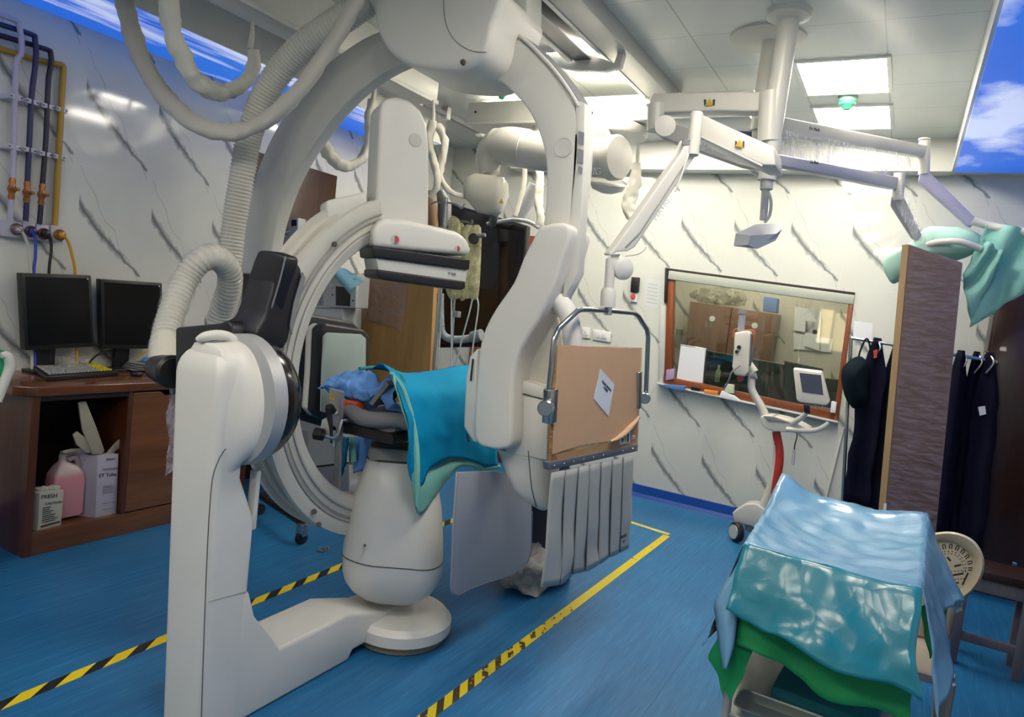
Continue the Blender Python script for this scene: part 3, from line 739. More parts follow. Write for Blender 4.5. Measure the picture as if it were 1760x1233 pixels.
for j in range(25):
    v = j/24; r = []
    for (a, b) in zip(smooth2d(top, 6, False), smooth2d(bot, 6, False)):
        p = G(a[0]*(1-v)+b[0]*v, a[1]*(1-v)+b[1]*v, 2.24); d = math.sin(math.pi*v)*.07
        p += V((0, -d+.05, 0)); r.append(crumple(crumple(p, .030, 9, 3.), .010, 30, 6.))
    rows.append(r)
solo('folded_gown', grid(B(), rows, .006), M_bluecloth, 'crumpled blue gown lying on the near end of the table', 'cloth', ang=180)
link('pad_strap', loft(B(), [[V(p)+V((0, dy, 0)) for p in (G(634, 693, 2.2), G(664, 655, 2.2), G(668, 662, 2.2), G(640, 698, 2.2))] for dy in (0, .12)]), M_greypad, tb)
og = solo('orange_pouch', prism(B(), [G(*q, 2.21) for q in ((588, 688), (614, 692), (613, 704), (588, 703))], V((0, .06, 0)), .004), mat('orange', '#e0582c', .5), 'small orange pouch with black letter S beside the blue gown', 'pouch')
text('lettering', 'S', G(602, 696.5, 2.2085), (1, 0, 0), (0, 0, 1), .018, M_blk, og)
# head rest roll
pts = [G(592, 712, 2.16), G(602, 706, 2.16), G(622, 718, 2.16), G(650, 722, 2.17), G(680, 722, 2.19), G(704, 728, 2.22)]
solo('grey_pillow', tube(B(), pts, [.012, .026, .033, .032, .03, .03], 16, True, 4), M_greypad, 'long grey foam roll on the near end of the black tabletop', 'pillow')
# hanging blue cloths under the table end
def hang(name, quad, y, amp, m, label, cat='cloth', seed=1., nu=10, nv=12, ydepth=0.):
    def fn(p, u, v): return p+V((0, math.sin(u*9+seed)*amp*(.4+v)+ydepth*u, 0))+V((nz(p, 8, seed), 0, nz(p, 6, seed+5)))*amp*.6
    rows = patch([G(*q, y) for q in quad], nu, nv, fn)
    return solo(name, grid(B(), rows, .003), m, label, cat, ang=180)
hang('blue_cloth', [(600, 752), (690, 748), (655, 800), (602, 815)], 2.40, .02, M_bluecloth, 'blue cloth hanging under the black tabletop beside the tube housing', seed=2.)
hang('teal_cloth_corner', [(588, 750), (600, 752), (593, 800), (585, 826)], 2.33, .008, mat('deep_teal_cloth', '#0d6f9a', .85), 'narrow dark teal cloth end hanging behind the steel clamp plate', seed=4., nu=4)
hang('mint_cloth_corner', [(598, 750), (609, 752), (612, 795), (601, 800)], 2.36, .008, M_mint, 'pale mint cloth tip hanging between two blue cloths under the table', seed=6., nu=5)
# teal drape over the table: top ridge then the near side falling
def DR(px, py, x=-1.60): return on(px, py, x=x)
def drape(name, cols, m, label, amp, seed, off=0.):
    """cols: list of (top pixel, x of top) -> bottom pixel; between them the side falls from the ridge"""
    rows = []; N = 26
    for j in range(N+1):
        v = j/N; r = []
        for (t, e, b) in cols:
            if v < .35: s = v/.35; p = V(t).lerp(V(e), s)+V((0, 0, .025*math.sin(math.pi*s)))
            else: s = (v-.35)/.65; p = V(e).lerp(V(b), s)+V((.02*math.sin(math.pi*s), 0, 0))
            r.append(crumple(crumple(p+V((off, 0, off)), amp*(.25+v), 5.5, seed), amp*.28, 19, seed+3))
        rows.append(r)
    return grid(B(), rows, .004)
tp = [(640, 632), (668, 637), (690, 642), (720, 640), (752, 635), (790, 629), (820, 628)]
ed = [(672, 640), (688, 660), (710, 668), (735, 673), (765, 676), (800, 676), (835, 680)]
bt = [(700, 760), (712, 835), (728, 832), (750, 800), (782, 789), (818, 796), (856, 803)]
cols = []
for i, (t, e, b) in enumerate(zip(tp, ed, bt)):
    y0 = 2.2+.13*i
    T_ = on(t[0], t[1], x=-1.98); E_ = on(e[0], e[1], x=-1.66); B_ = on(b[0], b[1], x=-1.60)
    cols.append((T_, E_, B_))
cols = [tuple(V(q) for q in c) for c in zip(*[smooth2d([tuple(c[k]) for c in cols], 5, False) for k in range(3)])]
dp = solo('table_drape', drape('table_drape', cols, M_teal, '', .016, 5.), M_teal, 'bright teal drape spread over the table, hanging down its near side', 'drape', ang=180)
bt2 = [(705, 800), (716, 880), (738, 868), (764, 832), (792, 800), (825, 808), (862, 806)]
cols2 = []
for i, (t, e, b) in enumerate(zip([(672, 648), (690, 690), (712, 740), (738, 770), (765, 770), (800, 770), (835, 780)], [(676, 655), (696, 720), (716, 790), (738, 800), (768, 790), (805, 785), (842, 792)], bt2)):
    cols2.append((on(t[0], t[1], x=-1.675), on(e[0], e[1], x=-1.64), on(b[0], b[1], x=-1.615)))
cols2 = [tuple(V(q) for q in c) for c in zip(*[smooth2d([tuple(c[k]) for c in cols2], 5, False) for k in range(3)])]
solo('under_drape', drape('under_drape', cols2, M_mint, '', .008, 6.), M_mint, 'pale mint cloth showing below the hem of the teal drape', 'drape', ang=180)
link('hem', tube(B(), [on(672, 641, x=-1.655), on(690, 665, x=-1.65), on(702, 700, x=-1.638), on(712, 750, x=-1.62), on(716, 800, x=-1.60), on(717, 870, x=-1.60)], [.006, .010, .012, .014, .014, .008], 8, True, 3), M_mint, dp, label='turned-back mint edge')
link('back_hem', tube(B(), [on(618, 634, x=-1.98), on(645, 632, x=-1.98), on(668, 636, x=-1.9), on(690, 648, x=-1.75), on(700, 670, x=-1.68)], .008, 8, True, 3), mat('teal_dark', '#0a7f86', .85), dp)

# lower body shield flap
fl = thing('lead_flap', 'grey rounded lead rubber flap hanging below the table side', 'radiation shield', (-1.42, 2.65, .25))
out = [(786, 812), (845, 810), (915, 820), (914, 880), (912, 950), (906, 968), (880, 988), (840, 1000), (812, 1010), (786, 1023), (778, 1020), (776, 1010), (780, 900)]
link('sheet', prism(B(), [on(*q, x=-1.42) for q in out], V((-.008, 0, 0)), .002, 2), mat('flap_grey', '#9a9da6', .55, bump=.08, bscale=400.), fl)
link('edge', tube(B(), [on(*q, x=-1.424) for q in out[3:]+out[:1]], .005, 6), M_greyp, fl)

# ------------------------------------------------------------------ ceiling-hung lead glass shield
sd = V((.125, 1.216, 0)).normalized(); s0 = on(955, 592, x=-1.08); sn = V((sd.y, -sd.x, 0))
def S(px, py, o=0.): return onp(px, py, s0+sn*o, sn)
sh_ = thing('hanging_lead_shield', 'ceiling-hung lead glass shield in brown paper on a bent steel frame, with grey strip curtain', 'radiation shield', S(1025, 780))
link('glass_panel', prism(B(), [S(*q) for q in ((957, 594), (1104, 598), (1096, 772), (946, 804))], -sn*.012, .002, 2), clearfilm('acrylic_edge', '#d9a05a', .75, .1), sh_)
pc = [(959, 594), (1102, 599), (1100, 640), (1097, 716), (1094, 722), (1062, 752), (1058, 757), (1000, 765), (950, 781), (953, 700)]
pp_ = link('paper_cover', prism(B(), [S(*q, .004) for q in pc], -sn*.003), mat('brown_paper', '#c9a27c', .75, var=.05, scale=14), sh_)
link('paper_lower', prism(B(), [S(*q, .002) for q in ((955, 782), (1058, 758), (1096, 722), (1094, 768), (960, 796))], -sn*.001), mat('brown_paper_tan', '#a98358', .8), sh_, label='darker tan paper under the curled cover')
link('paper_curl', tube(B(), [S(1050, 759, .01), S(1066, 751, .014), S(1082, 736, .015), S(1099, 717, .012)], [.004, .011, .013, .007], 10, True, 3), mat('brown_paper_light', '#c9a886', .7), sh_)
M_paper = mat('white_paper', '#d3d7dd', .7, var=.02)
lb = link('diamond_label', prism(B(), [S(*q, .0065) for q in ((1032, 634), (1056, 661), (1046, 716), (1021, 686))], -sn*.002), M_paper, sh_)
e1 = (S(1056, 661)-S(1032, 634)).normalized()
M_ink = mat('ink', '#3c3f45', .6, var=0)
text('lettering', 'PLEASE REMOVE\nCOVER', S(1042, 667, .0075), e1, sn.cross(e1)*-1 if sn.cross(e1).z < 0 else sn.cross(e1), .014, M_ink, lb)
st = link('warning_label', prism(B(), [S(*q, .004) for q in ((1066, 744), (1083, 740), (1083, 761), (1066, 765))], -sn*.002), M_paper, sh_)
warn(S(1074.5, 752, .0052), sd, (0, 0, 1), .036, st)
for xx in (1070, 1079.5):
    link('pictogram', prism(B(), [S(xx-1.5, 746, .0055), S(xx+1.5, 745.5, .0055), S(xx+1.2, 760, .0055), S(xx-1.2, 760.5, .0055)], -sn*.001), M_ink, st)
text('lettering', 'MAVIG\n0.5 mm Pb', S(1089, 752, .004), sd, (0, 0, 1), .010, M_paper, sh_)
link('clamp_rail', prism(B(), [S(*q, .012) for q in ((944, 796), (1097, 764), (1096, 776), (945, 809))], -sn*.03, .002, 2), mat('rail_grey', '#75797f', .35, .5), sh_)
for k in range(9):
    u = (k+.5)/9; q = S(945+151*u, 802.5-32.5*u, .0125); link('screw', lathe(B(), [(.004, 0), (.003, .002)], q, sn, 8), M_steel, sh_)
# bent steel frame
def SF(px, py): return S(px, py, -.006)
link('steel_frame', tube(B(), [SF(942, 690), SF(949, 615), SF(952, 585), SF(960, 565), SF(992, 535), SF(1000, 532), SF(1045, 534), SF(1090, 538), SF(1097, 543), SF(1112, 567), SF(1114, 580), SF(1110, 680)], .0105, 14), mat('frame_steel', '#a8a9a8', .22, 1.), sh_)
for (px, py, r) in ((939, 701, .030), (1108, 684, .026)):
    link('clamp_knob', lathe(B(), [(r*.85, -.02), (r, -.015), (r, .025), (r*.85, .03), (0, .03)], S(px, py, .0), sn*.45-sd*.9, 22), M_steel, sh_)
link('clamp_plate', prism(B(), [S(*q, .014) for q in ((948, 672), (960, 668), (957, 726), (945, 730))], -sn*.035, .002), M_steel, sh_)
link('clamp_plate', prism(B(), [S(*q, .014) for q in ((1097, 641), (1104, 639), (1103, 702), (1098, 704))], -sn*.035, .002), M_steel, sh_)
link('spacer_strip', tube(B(), [S(950, 728, -.006), S(953, 758, -.008), S(947, 806, -.006)], .008, 6), mat('copper_tint', '#9c5a34', .4), sh_)
# curtain of overlapping strips
xs_t = [947, 971, 994, 1013, 1033, 1052, 1071, 1089]; ys_t = [812, 808, 803, 799, 795, 791, 787, 783]
xs_b = [935, 962, 984, 1006, 1027, 1047, 1065, 1082]; ys_b = [1008, 1000, 984, 978, 965, 954, 946, 938]
M_curt = mat('curtain_vinyl', '#abaca4', .5, var=.06, scale=7, bump=.2, bscale=14.)
for k in range(7):
    q = [S(xs_t[k], ys_t[k], .004-.001*(k % 2)), S(xs_t[k+1]-1.2, ys_t[k+1], .004-.001*(k % 2)), S(xs_b[k+1]-1.6, ys_b[k+1]+4, .006), S(xs_b[k], ys_b[k]+4, .006)]
    if k == 0: q[3] = S(930, 1010, .02)
    rows = patch(q, 6, 16, lambda p, u, v: p+sn*(.002*math.sin(u*math.pi)*(v+.3)+.012*nz(p, 6, 2.)*v))
    cs = link('curtain_strip', grid(B(), rows, .004), M_curt, sh_, ang=180)
for k in range(1, 7):
    link('strip_slit', tube(B(), [S(xs_t[k], ys_t[k], .006), S((xs_t[k]+xs_b[k])/2, (ys_t[k]+ys_b[k])/2, .009), S(xs_b[k]-.5, ys_b[k]+2, .009)], [.002, .0035, .005], 6), mat('slit_dark', '#3d3e3b', .7), sh_)
text('lettering', 'MAVIG', S(1072, 922, .012), sd, (0, 0, 1), .02, M_ink, sh_)
text('lettering', '0.50', S(1072, 931, .012), sd, (0, 0, 1), .012, M_ink, sh_)
# post above the frame and the lower arm end
pj = S(1045, 534, -.006)
def post(a, b): return V((pj.x+(b[0]-1045)*0, pj.y, 0))
def VP(px, py): return onp(px, py, pj, V((.35, -.94, 0)).normalized())
link('post_ferrule', cyl(B(), VP(1044.5, 542), VP(1045.5, 528), .016, seg=16), M_steel, sh_)
link('post_sleeve', lathe(B(), [(.030, 0), (.031, .01), (.031, .062), (.026, .075)], VP(1044.5, 528), VP(1046.5, 497)-VP(1044.5, 528), 20), M_mach, sh_)
link('post', cyl(B(), VP(1046.2, 500), VP(1050, 445), .020, seg=18), M_mach, sh_)
# spring arm up to its pivot at the ceiling mount
wn_ = V((.30, -.95, 0)).normalized()
piv0 = on(1197, 225, y=2.9); el = VP(1052, 450)
ax = (V((piv0.x, piv0.y, 0))-V((el.x, el.y, 0))); an = V((ax.y, -ax.x, 0)).normalized()
def Ar(px, py, o=0.): return onp(px, py, V((el.x, el.y, 1))+an*o, an)
out = [(1052, 440), (1061, 433), (1080, 432), (1092, 425), (1200, 262), (1206, 245), (1200, 236), (1180, 240), (1172, 262), (1065, 415), (1048, 437)]
link('spring_arm', prism(B(), [Ar(*q) for q in out], -an*.05, .008, 3), M_mach, sh_)
link('arm_line', tube(B(), [Ar(1075, 425, .004), Ar(1100, 400, .004), Ar(1190, 262, .004)], .002, 6), M_groove, sh_)
link('elbow_cover', lathe(B(), [(.04, 0), (.045, .004), (.045, .02), (.03, .03), (0, .03)], Ar(1068, 462, -.0), an, 26), M_mach, sh_)
link('arm_cap', prism(B(), [VP(*q) for q in ((1042, 455), (1044, 438), (1062, 436), (1066, 446), (1058, 456))], V((.0, .05, 0)), .006), M_mach, sh_)
link('arm_slot', prism(B(), [VP(*q)-V((0, .003, 0)) for q in ((1051, 438), (1065, 437), (1063, 442), (1050, 442))], V((0, .01, 0))), M_greyp, sh_)
link('arm_slot', prism(B(), [Ar(*q, .003) for q in ((1175, 240), (1187, 240), (1185, 249), (1173, 249))], -an*.008), M_greyp, sh_)
link('cable', tube(B(), [Ar(1075, 440, .0), Ar(1098, 436, .005), Ar(1110, 425, .0)], .004, 8, True, 4), M_mach, sh_)
link('cable', tube(B(), [Ar(1160, 330, .004), Ar(1172, 300, .012), Ar(1183, 265, .004)], .004, 8, True, 4), M_mach, sh_)
text('lettering', 'MAVIG', Ar(1136, 360, .003), (piv0-el).normalized(), V((-.6, 0, .8)), .035, mat('print_grey', '#9aa0a8', .5), sh_)
link('arm_pivot', cyl(B(), on(1190, 268, y=2.9), on(1198, 193, y=2.9), .026, seg=20, bw=.004), M_mach, sh_)
# ------------------------------------------------------------------ ceiling rails
def zon(px, py, z): return on(px, py, z=z)
g1 = V((-1.48, 0, 0))
tr1 = thing('ceiling_track', 'broad light grey ceiling track running away beside the mounting poles', 'rail', (-1.48, 2.5, ZC))
link('rail', box(B(), (-1.56, -.2, 2.84), (-1.42, 4.35, ZC), bw=.006), mat('track_grey', '#b2b4b2', .4), tr1)
link('lip', box(B(), (-1.585, -.2, 2.835), (-1.56, 4.35, 2.86), bw=.003), mat('track_light', '#c9cac6', .35), tr1)
tr2 = thing('ceiling_track', 'dark grey ceiling track ending at a white end plate, left of the broad light track', 'rail', (-1.7, 2.5, ZC))
link('rail', box(B(), (-1.73, -.2, 2.82), (-1.63, 3.42, 2.90), bw=.004), mat('track_dark', '#6c7073', .4), tr2)
link('lip', box(B(), (-1.76, -.2, 2.81), (-1.73, 3.40, 2.835), bw=.003), mat('track_light', '#c9cac6', .35), tr2)
bm = prism(B(), [on(*q, y=3.42) for q in ((925, 92), (1015, 92), (1055, 108), (1062, 88), (1072, 92), (1066, 115), (1040, 122), (985, 120), (945, 112))], V((0, .04, 0)), .006)
link('end_plate', bm, M_mach2, tr2)
link('bumper', box(B(), (-2.15, 3.0, 2.83), (-1.77, 3.32, 2.88), bw=.01), mat('blue_grey_glass', '#5d7386', .2), tr2)
xr = thing('cross_rail', 'cream cross rail spanning the ceiling behind the arch', 'rail', (-1.7, 4.2, 2.72))
link('beam', box(B(), (-2.87, 4.12, 2.715), (-.93, 4.32, 2.86), bw=.006), M_rail, xr)
link('flange', box(B(), (-2.87, 4.10, 2.70), (-.93, 4.34, 2.716), bw=.003), M_rail, xr)
for xx in (-2.80, -2.3, -1.55):
    link('screw', cyl(B(), (xx, 4.118, 2.79), (xx, 4.112, 2.79), .008, seg=10), M_seam, xr)
cb = thing('cable_rail', 'long cream sloped-side cable rail below the ceiling on the left', 'rail', (-2.75, 2.4, 2.70))
link('beam', box(B(), (-2.95, .2, 2.70), (-2.77, 3.63, ZC), bw=.004), M_rail, cb)
link('lip', box(B(), (-2.785, .2, 2.69), (-2.755, 3.63, 2.715), bw=.004), mat('track_light', '#c9cac6', .35), cb)
# thin hanging track with clips behind the cable rail
tk = thing('ceiling_track', 'slim dark curtain track with white clips near left ceiling edge', 'rail', (-3.3, 4.2, ZC))
link('rail', box(B(), (-3.30, 3.4, 2.86), (-3.26, 5.45, 2.89)), M_greyp, tk)
for yy in (3.7, 4.05, 4.4, 4.9):
    link('clip', box(B(), (-3.31, yy, 2.84), (-3.25, yy+.05, 2.93), bw=.004), M_white, tk)

# ------------------------------------------------------------------ corrugated hoses and cable sleeves
def corr(name, pts, r, pitch, amp, m, parent=None, sm=6, seg=18, top=None, spiral=True):
    """corrugated hose along smoothed points"""
    q = [V(p) for p in smooth2d([tuple(p) for p in pts], sm, False)]
    L = [0]
    for a, b in zip(q[:-1], q[1:]): L.append(L[-1]+(b-a).length)
    n = int(L[-1]/(pitch/4)); P_, R_ = [], []
    j = 0
    for i in range(n+1):
        s = L[-1]*i/n
        while j < len(L)-2 and L[j+1] < s: j += 1
        t = (s-L[j])/max(1e-9, L[j+1]-L[j]); P_.append(q[j].lerp(q[j+1], t)); R_.append((r if not callable(r) else r(s/L[-1]))+amp*math.cos(i*math.pi/2))
    return tube(B(), P_, R_, seg)
M_hose = mat('hose_white', '#c4c3b8', .45)
M_film = clearfilm('hose_film', '#e8eaec', .16, .1)
h1 = thing('corrugated_hose', 'thick ribbed white hose sweeping up to the ceiling beside the left arch leg', 'hose', on(410, 300, y=2.3))
pts = [on(395, 452, y=2.25), on(402, 390, y=2.25), on(415, 310, y=2.25), on(430, 230, y=2.25), on(462, 150, y=2.25), on(515, 85, y=2.27), on(580, 38, y=2.3), on(660, -15, y=2.35)]
link('hose', corr('hose', pts, lambda t: .054+.008*t, .017, .0032, M_hose), M_hose, h1, ang=180)
h2 = thing('corrugated_hose', 'ribbed white hose under clear film arching from the black bracket', 'hose', on(360, 480, y=1.9))
pts = [on(288, 645, y=1.66), on(281, 610, y=1.70), on(287, 570, y=1.76), on(300, 525, y=1.82), on(320, 478, y=1.88), on(348, 447, y=1.93), on(376, 445, y=2.0), on(395, 470, y=2.08), on(392, 505, y=2.12), on(378, 545, y=2.14), on(370, 590, y=2.14)]
link('hose', corr('hose', pts, .050, .021, .004, M_hose), M_hose, h2, ang=180)
q = [V(p) for p in smooth2d([tuple(p) for p in pts], 8, False)]
fr = frames(q); rings = []
for i, (p, (t, n, b)) in enumerate(zip(q, fr)):
    rings.append([p+(n*math.cos(a)+b*math.sin(a))*(.057+.012*nz(p+n*math.cos(a)*.1+b*math.sin(a)*.1, 13, 2.)) for a in [2*math.pi*k/20 for k in range(20)]])
link('plastic_wrap', loft(B(), rings, False), M_film, h2, ang=180)
link('collar', tube(B(), [on(287, 640, y=1.655), on(283, 610, y=1.695), on(284, 585, y=1.735)], [.053, .054, .052], 18), mat('collar_white', '#cfcdbf', .5), h2)
# fabric cable sleeves
M_sleeve = mat('sleeve_cloth', '#d2d0c4', .75, var=.05, bump=.4, bscale=30.)
M_sleeveg = mat('sleeve_grey', '#bdbab0', .7, var=.05, bump=.4, bscale=24.)
def sleeve(name, pts, r, m, label, seed, flat=.75, sm=10, wr=.25, strap=None):
    q = [V(p) for p in smooth2d([tuple(p) for p in pts], sm, False)]; fr = frames(q); rings = []
    n_ = len(q)
    for i, (p, (t, n, b)) in enumerate(zip(q, fr)):
        rr = r(i/(n_-1)) if callable(r) else r
        rings.append([p+(n*math.cos(a)+b*math.sin(a)*flat)*rr*(1+wr*nz(p*1.+n*math.cos(a)*.04+b*math.sin(a)*.04, 26, seed)) for a in [2*math.pi*k/16 for k in range(16)]])
    c = q[n_//2]
    r_ = thing('cable_sleeve', label, 'cable', c)
    link('sleeve', loft(B(), rings), m, r_, ang=180)
    if strap:
        for a, b in strap: link('strap', tube(B(), [a, a.lerp(b, .5)+V((0, .004, 0)), b], [.006, .012, .014], 8), m, r_)
    return r_
Y1 = 2.05
sleeve('s', [on(208, -30, y=1.95), on(222, 40, y=1.95), on(245, 105, y=1.95), on(285, 168, y=1.98), on(335, 212, y=2.0), on(395, 228, y=2.05), on(455, 208, y=2.1), on(510, 160, y=2.12), on(555, 100, y=2.15), on(595, 35, y=2.18), on(625, -30, y=2.2)], .041, M_sleeveg, 'thickest pale cable sleeve drooping in a wide U across the upper left', 3., wr=.22)
sleeve('s', [on(282, -30, x=-2.86), on(292, 30, x=-2.86), on(310, 90, x=-2.86), on(338, 140, x=-2.86), on(378, 160, x=-2.86), on(418, 145, x=-2.86), on(436, 115, x=-2.86), on(433, 85, x=-2.86)], lambda t: .042-.010*abs(t-.5), M_sleeve, 'cream cable sleeve loop hanging from the cable rail at far upper left', 5., wr=.35, strap=[(on(434, 36, x=-2.86), on(430, 84, x=-2.86))])
sleeve('s', [on(548, 212, x=-2.86), on(553, 240, x=-2.86), on(567, 268, x=-2.86), on(592, 286, x=-2.86), on(618, 277, x=-2.86), on(632, 250, x=-2.86), on(634, 210, x=-2.86), on(640, 172, x=-2.86)], .034, M_sleeve, 'cream cable sleeve loop hanging left of the detector lift, above the wooden door', 7., wr=.35, strap=[(on(648, 125, x=-2.86), on(640, 176, x=-2.86))])
sleeve('s', [on(744, 208, y=3.55), on(738, 245, y=3.55), on(748, 285, y=3.55), on(752, 315, y=3.55), on(740, 340, y=3.55)], lambda t: .030-.012*t, M_sleeve, 'cream cable sleeve twisted in a loop right of the detector lift, near strand', 9., wr=.4, strap=[(on(745, 172, y=3.55), on(744, 215, y=3.55))])
sleeve('s', [on(752, 216, y=3.58), on(764, 245, y=3.58), on(758, 285, y=3.58), on(757, 305, y=3.58), on(772, 328, y=3.62), on(798, 338, y=3.7), on(826, 338, y=3.8)], lambda t: .028-.016*t, M_sleeve, 'cream cable sleeve running from the twisted loop to the wrapped boom head', 11., wr=.4)
sleeve('s', [on(1094, 280, y=4.3), on(1092, 310, y=4.3), on(1082, 340, y=4.3), on(1084, 368, y=4.3), on(1090, 376, y=4.3)], lambda t: .020+.028*math.sin(math.pi*min(1, t*.9+.05)), M_sleeve, 'white wrapped cable bundle hanging below the soffit, right of the boom end cap', 13., wr=.4, strap=[(on(1097, 246, y=4.3), on(1095, 282, y=4.3))])

# ------------------------------------------------------------------ monitor boom and display
bo = thing('monitor_boom', 'fat white boom tube hung under the cross rail and wrapped in film', 'boom', on(950, 262, y=3.8))
def Bm(px, py, y=3.8): return on(px, py, y=y)
rb = .105
link('tube', tube(B(), [Bm(1055, 272), Bm(960, 264), Bm(880, 254), Bm(850, 250)], [.118, .118, .112, .105], 28), M_mach, bo)
link('end_cap', lathe(B(), [(.118, -.01), (.128, 0), (.128, .05), (.118, .065), (.06, .075), (0, .076)], Bm(1050, 272), (.95, -.28, 0), 32), mat('cap_cream', '#cfcdc2', .4), bo)
link('elbow', tube(B(), [Bm(905, 256), Bm(872, 252), Bm(850, 258), Bm(840, 278), Bm(842, 300)], [.118, .119, .108, .085, .062], 24, True, 4), mat('film_white', '#c9c8bf', .3, bump=.35, bscale=18.), bo)
link('neck', tube(B(), [Bm(841, 290), Bm(842, 318)], [.062, .055], 18), M_film, bo)
bm = B()
rows = [(305, 812, 868), (312, 802, 872), (330, 799, 872), (345, 802, 868), (360, 812, 862), (367, 822, 855)]
rings = []
for y, a, b in reversed(rows):
    c = Bm((a+b)/2, y); h = (b-a)/2*pix(c); rings.append([crumple(p, .012, 16, 4.) for p in rrect(c.x, c.y, h, h*.8, h*.4, c.z, .3, 4)])
link('wrapped_head', loft(B(), rings), mat('film_cream', '#c9c8ba', .28, bump=.6, bscale=16.), bo, ang=60)
warn(Bm(862, 346, 3.68), (1, 0, 0), (0, 0, 1), .03, bo)
text('lettering', 'MAVIG', Bm(1012, 294, 3.66), (1, -.2, -.1), (0, 0, 1), .055, mat('print_grey', '#9aa0a8', .5), bo)
link('mount_disc', lathe(B(), [(.19, 0), (.2, .015), (.2, .05), (.17, .07)], on(1060, 222, y=4.2)+V((0, 0, -.05)), (0, 0, 1), 32), M_mach2, bo)
link('mount_neck', cyl(B(), on(1030, 245, y=4.0), on(1034, 218, y=4.1), .07, seg=20), M_mach2, bo)
link('dish', lathe(B(), [(.03, -.05), (.09, -.03), (.105, 0), (.1, .01)], Bm(1045, 318, 3.85), (.1, -.2, 1), 24), M_mach2, bo)
link('display_strut', tube(B(), [Bm(845, 362, 3.82), on(850, 372, y=4.2), on(846, 385, y=4.5)], .03, 12), M_greyp, bo)
tv = thing('wall_display', 'large dark display screen hanging behind the detector and drip bags', 'monitor', on(830, 480, y=4.5))
T4 = [on(770, 348, y=4.5), on(906, 388, y=4.5), on(893, 595, y=4.5), on(752, 598, y=4.5)]
link('casing', prism(B(), T4, V((0, .06, 0)), .008, 2), M_blk, tv)
c = sum(T4, V((0, 0, 0)))/4
t = NT('screen_dark'); t.set(col=srgb('#1a1718'), rough=.07, spec=.6); M_screen = t.m
link('screen', prism(B(), [c+(p-c)*.955+V((0, -.003, 0)) for p in T4], V((0, .004, 0))), M_screen, tv, smooth=False)
link('handle', tube(B(), [on(838, 385, y=4.42), on(852, 382, y=4.40), on(885, 378, y=4.40), on(910, 382, y=4.40), on(926, 392, y=4.40)], .014, 12, True, 3), mat('handle_grey', '#a2a5a8', .4), tv)
link('mount_arm', tube(B(), [on(920, 318, y=4.55), on(905, 350, y=4.55), on(885, 382, y=4.55)], [.05, .05, .045], 14), mat('handle_grey', '#a2a5a8', .4), tv)
sleeve('s', [on(905, 215, y=4.2), on(903, 270, y=4.25), on(900, 318, y=4.25), on(893, 345, y=4.25), on(885, 372, y=4.25)], .018, M_sleeve, 'short white cable strand left of the display mount arm', 15.)
sleeve('s', [on(925, 215, y=4.18), on(926, 270, y=4.2), on(928, 312, y=4.2), on(925, 345, y=4.2), on(930, 375, y=4.2), on(928, 388, y=4.2)], .03, M_sleeve, 'wide white cable wrap beside the left edge of the arch leg', 17., wr=.4)

# ------------------------------------------------------------------ mounting poles and arms at the right
pl = thing('arm_mount', 'front white ceiling pole carrying the warning-marked white arms', 'ceiling mount', (-.65, 3.33, ZC))
def Z1(px, py, y=3.33): return on(px, py, y=y)
link('ceiling_hub', lathe(B(), [(.045, 0), (.095, .02), (.105, .05), (.105, .11)], Z1(1353, 38), (.02, 0, 1), 28), M_mach2, pl)
link('pole', tube(B(), [Z1(1356, 36), Z1(1325, 235)], .045, 24), M_mach, pl)
link('lower_hub', tube(B(), [Z1(1326, 160), Z1(1322, 245)], .052, 24), M_mach, pl)
out = [(1122, 160), (1210, 158), (1300, 157), (1330, 160), (1330, 192), (1240, 190), (1130, 194), (1117, 186), (1116, 168)]
link('upper_arm', prism(B(), [Z1(*q) for q in out], V((0, .09, 0)), .010, 3), M_mach, pl)
warn(Z1(1219, 176, 3.325), (1, 0, 0), (0, 0, 1), .035, pl)
for xx in (1212, 1227): link('pictogram', prism(B(), [Z1(xx-2, 171, 3.327), Z1(xx+2, 171, 3.327), Z1(xx+1, 181, 3.327), Z1(xx-2, 181, 3.327)], V((0, .002, 0))), M_ink, pl)
link('joint', tube(B(), [Z1(1128, 180), Z1(1127, 225)], .042, 18), M_mach2, pl)
link('joint_disc', lathe(B(), [(.05, 0), (.05, .012), (.0, .016)], Z1(1143, 217, 3.30), (.4, -1, 0), 26), M_mach, pl)
out = [(1140, 202), (1165, 214), (1296, 262), (1296, 290), (1270, 284), (1140, 238), (1125, 228)]
link('lower_arm', prism(B(), [Z1(*q, 3.42) for q in out], V((0, .07, 0)), .008, 3), mat('arm_grey', '#aeafae', .4), pl)
text('lettering', 'MAVIG', Z1(1226, 258, 3.415), Z1(1260, 269, 3.41)-Z1(1200, 247, 3.41), (0, 0, 1), .045, mat('print_grey', '#9aa0a8', .5), pl)
out = [(1203, 195), (1255, 219), (1330, 252), (1333, 285), (1310, 284), (1260, 262), (1203, 236)]
link('shield_arm', prism(B(), [on(*q, y=2.98) for q in out], V((0, .2, 0)), .008, 3), M_mach, pl)
link('arm_line', tube(B(), [on(1205, 236, y=2.975), on(1262, 263, y=2.975), on(1310, 286, y=2.975)], .006, 8), mat('arm_grey', '#aeafae', .4), pl)
warn(on(1271, 247, y=2.972), (1, 0, -.2), (0, 0, 1), .03, pl)
for xx in (1265, 1278): link('pictogram', prism(B(), [on(xx-1.5, 242, y=2.975), on(xx+1.5, 243, y=2.975), on(xx+1, 253, y=2.975), on(xx-1.5, 252, y=2.975)], V((0, .002, 0))), M_ink, pl)
link('pole_end', tube(B(), [Z1(1328, 240), Z1(1318, 310)], .040, 22), M_mach, pl)
p2 = thing('arm_mount', 'rear white ceiling pole with a round ceiling plate, behind the front pole', 'ceiling mount', (-.78, 3.6, ZC))
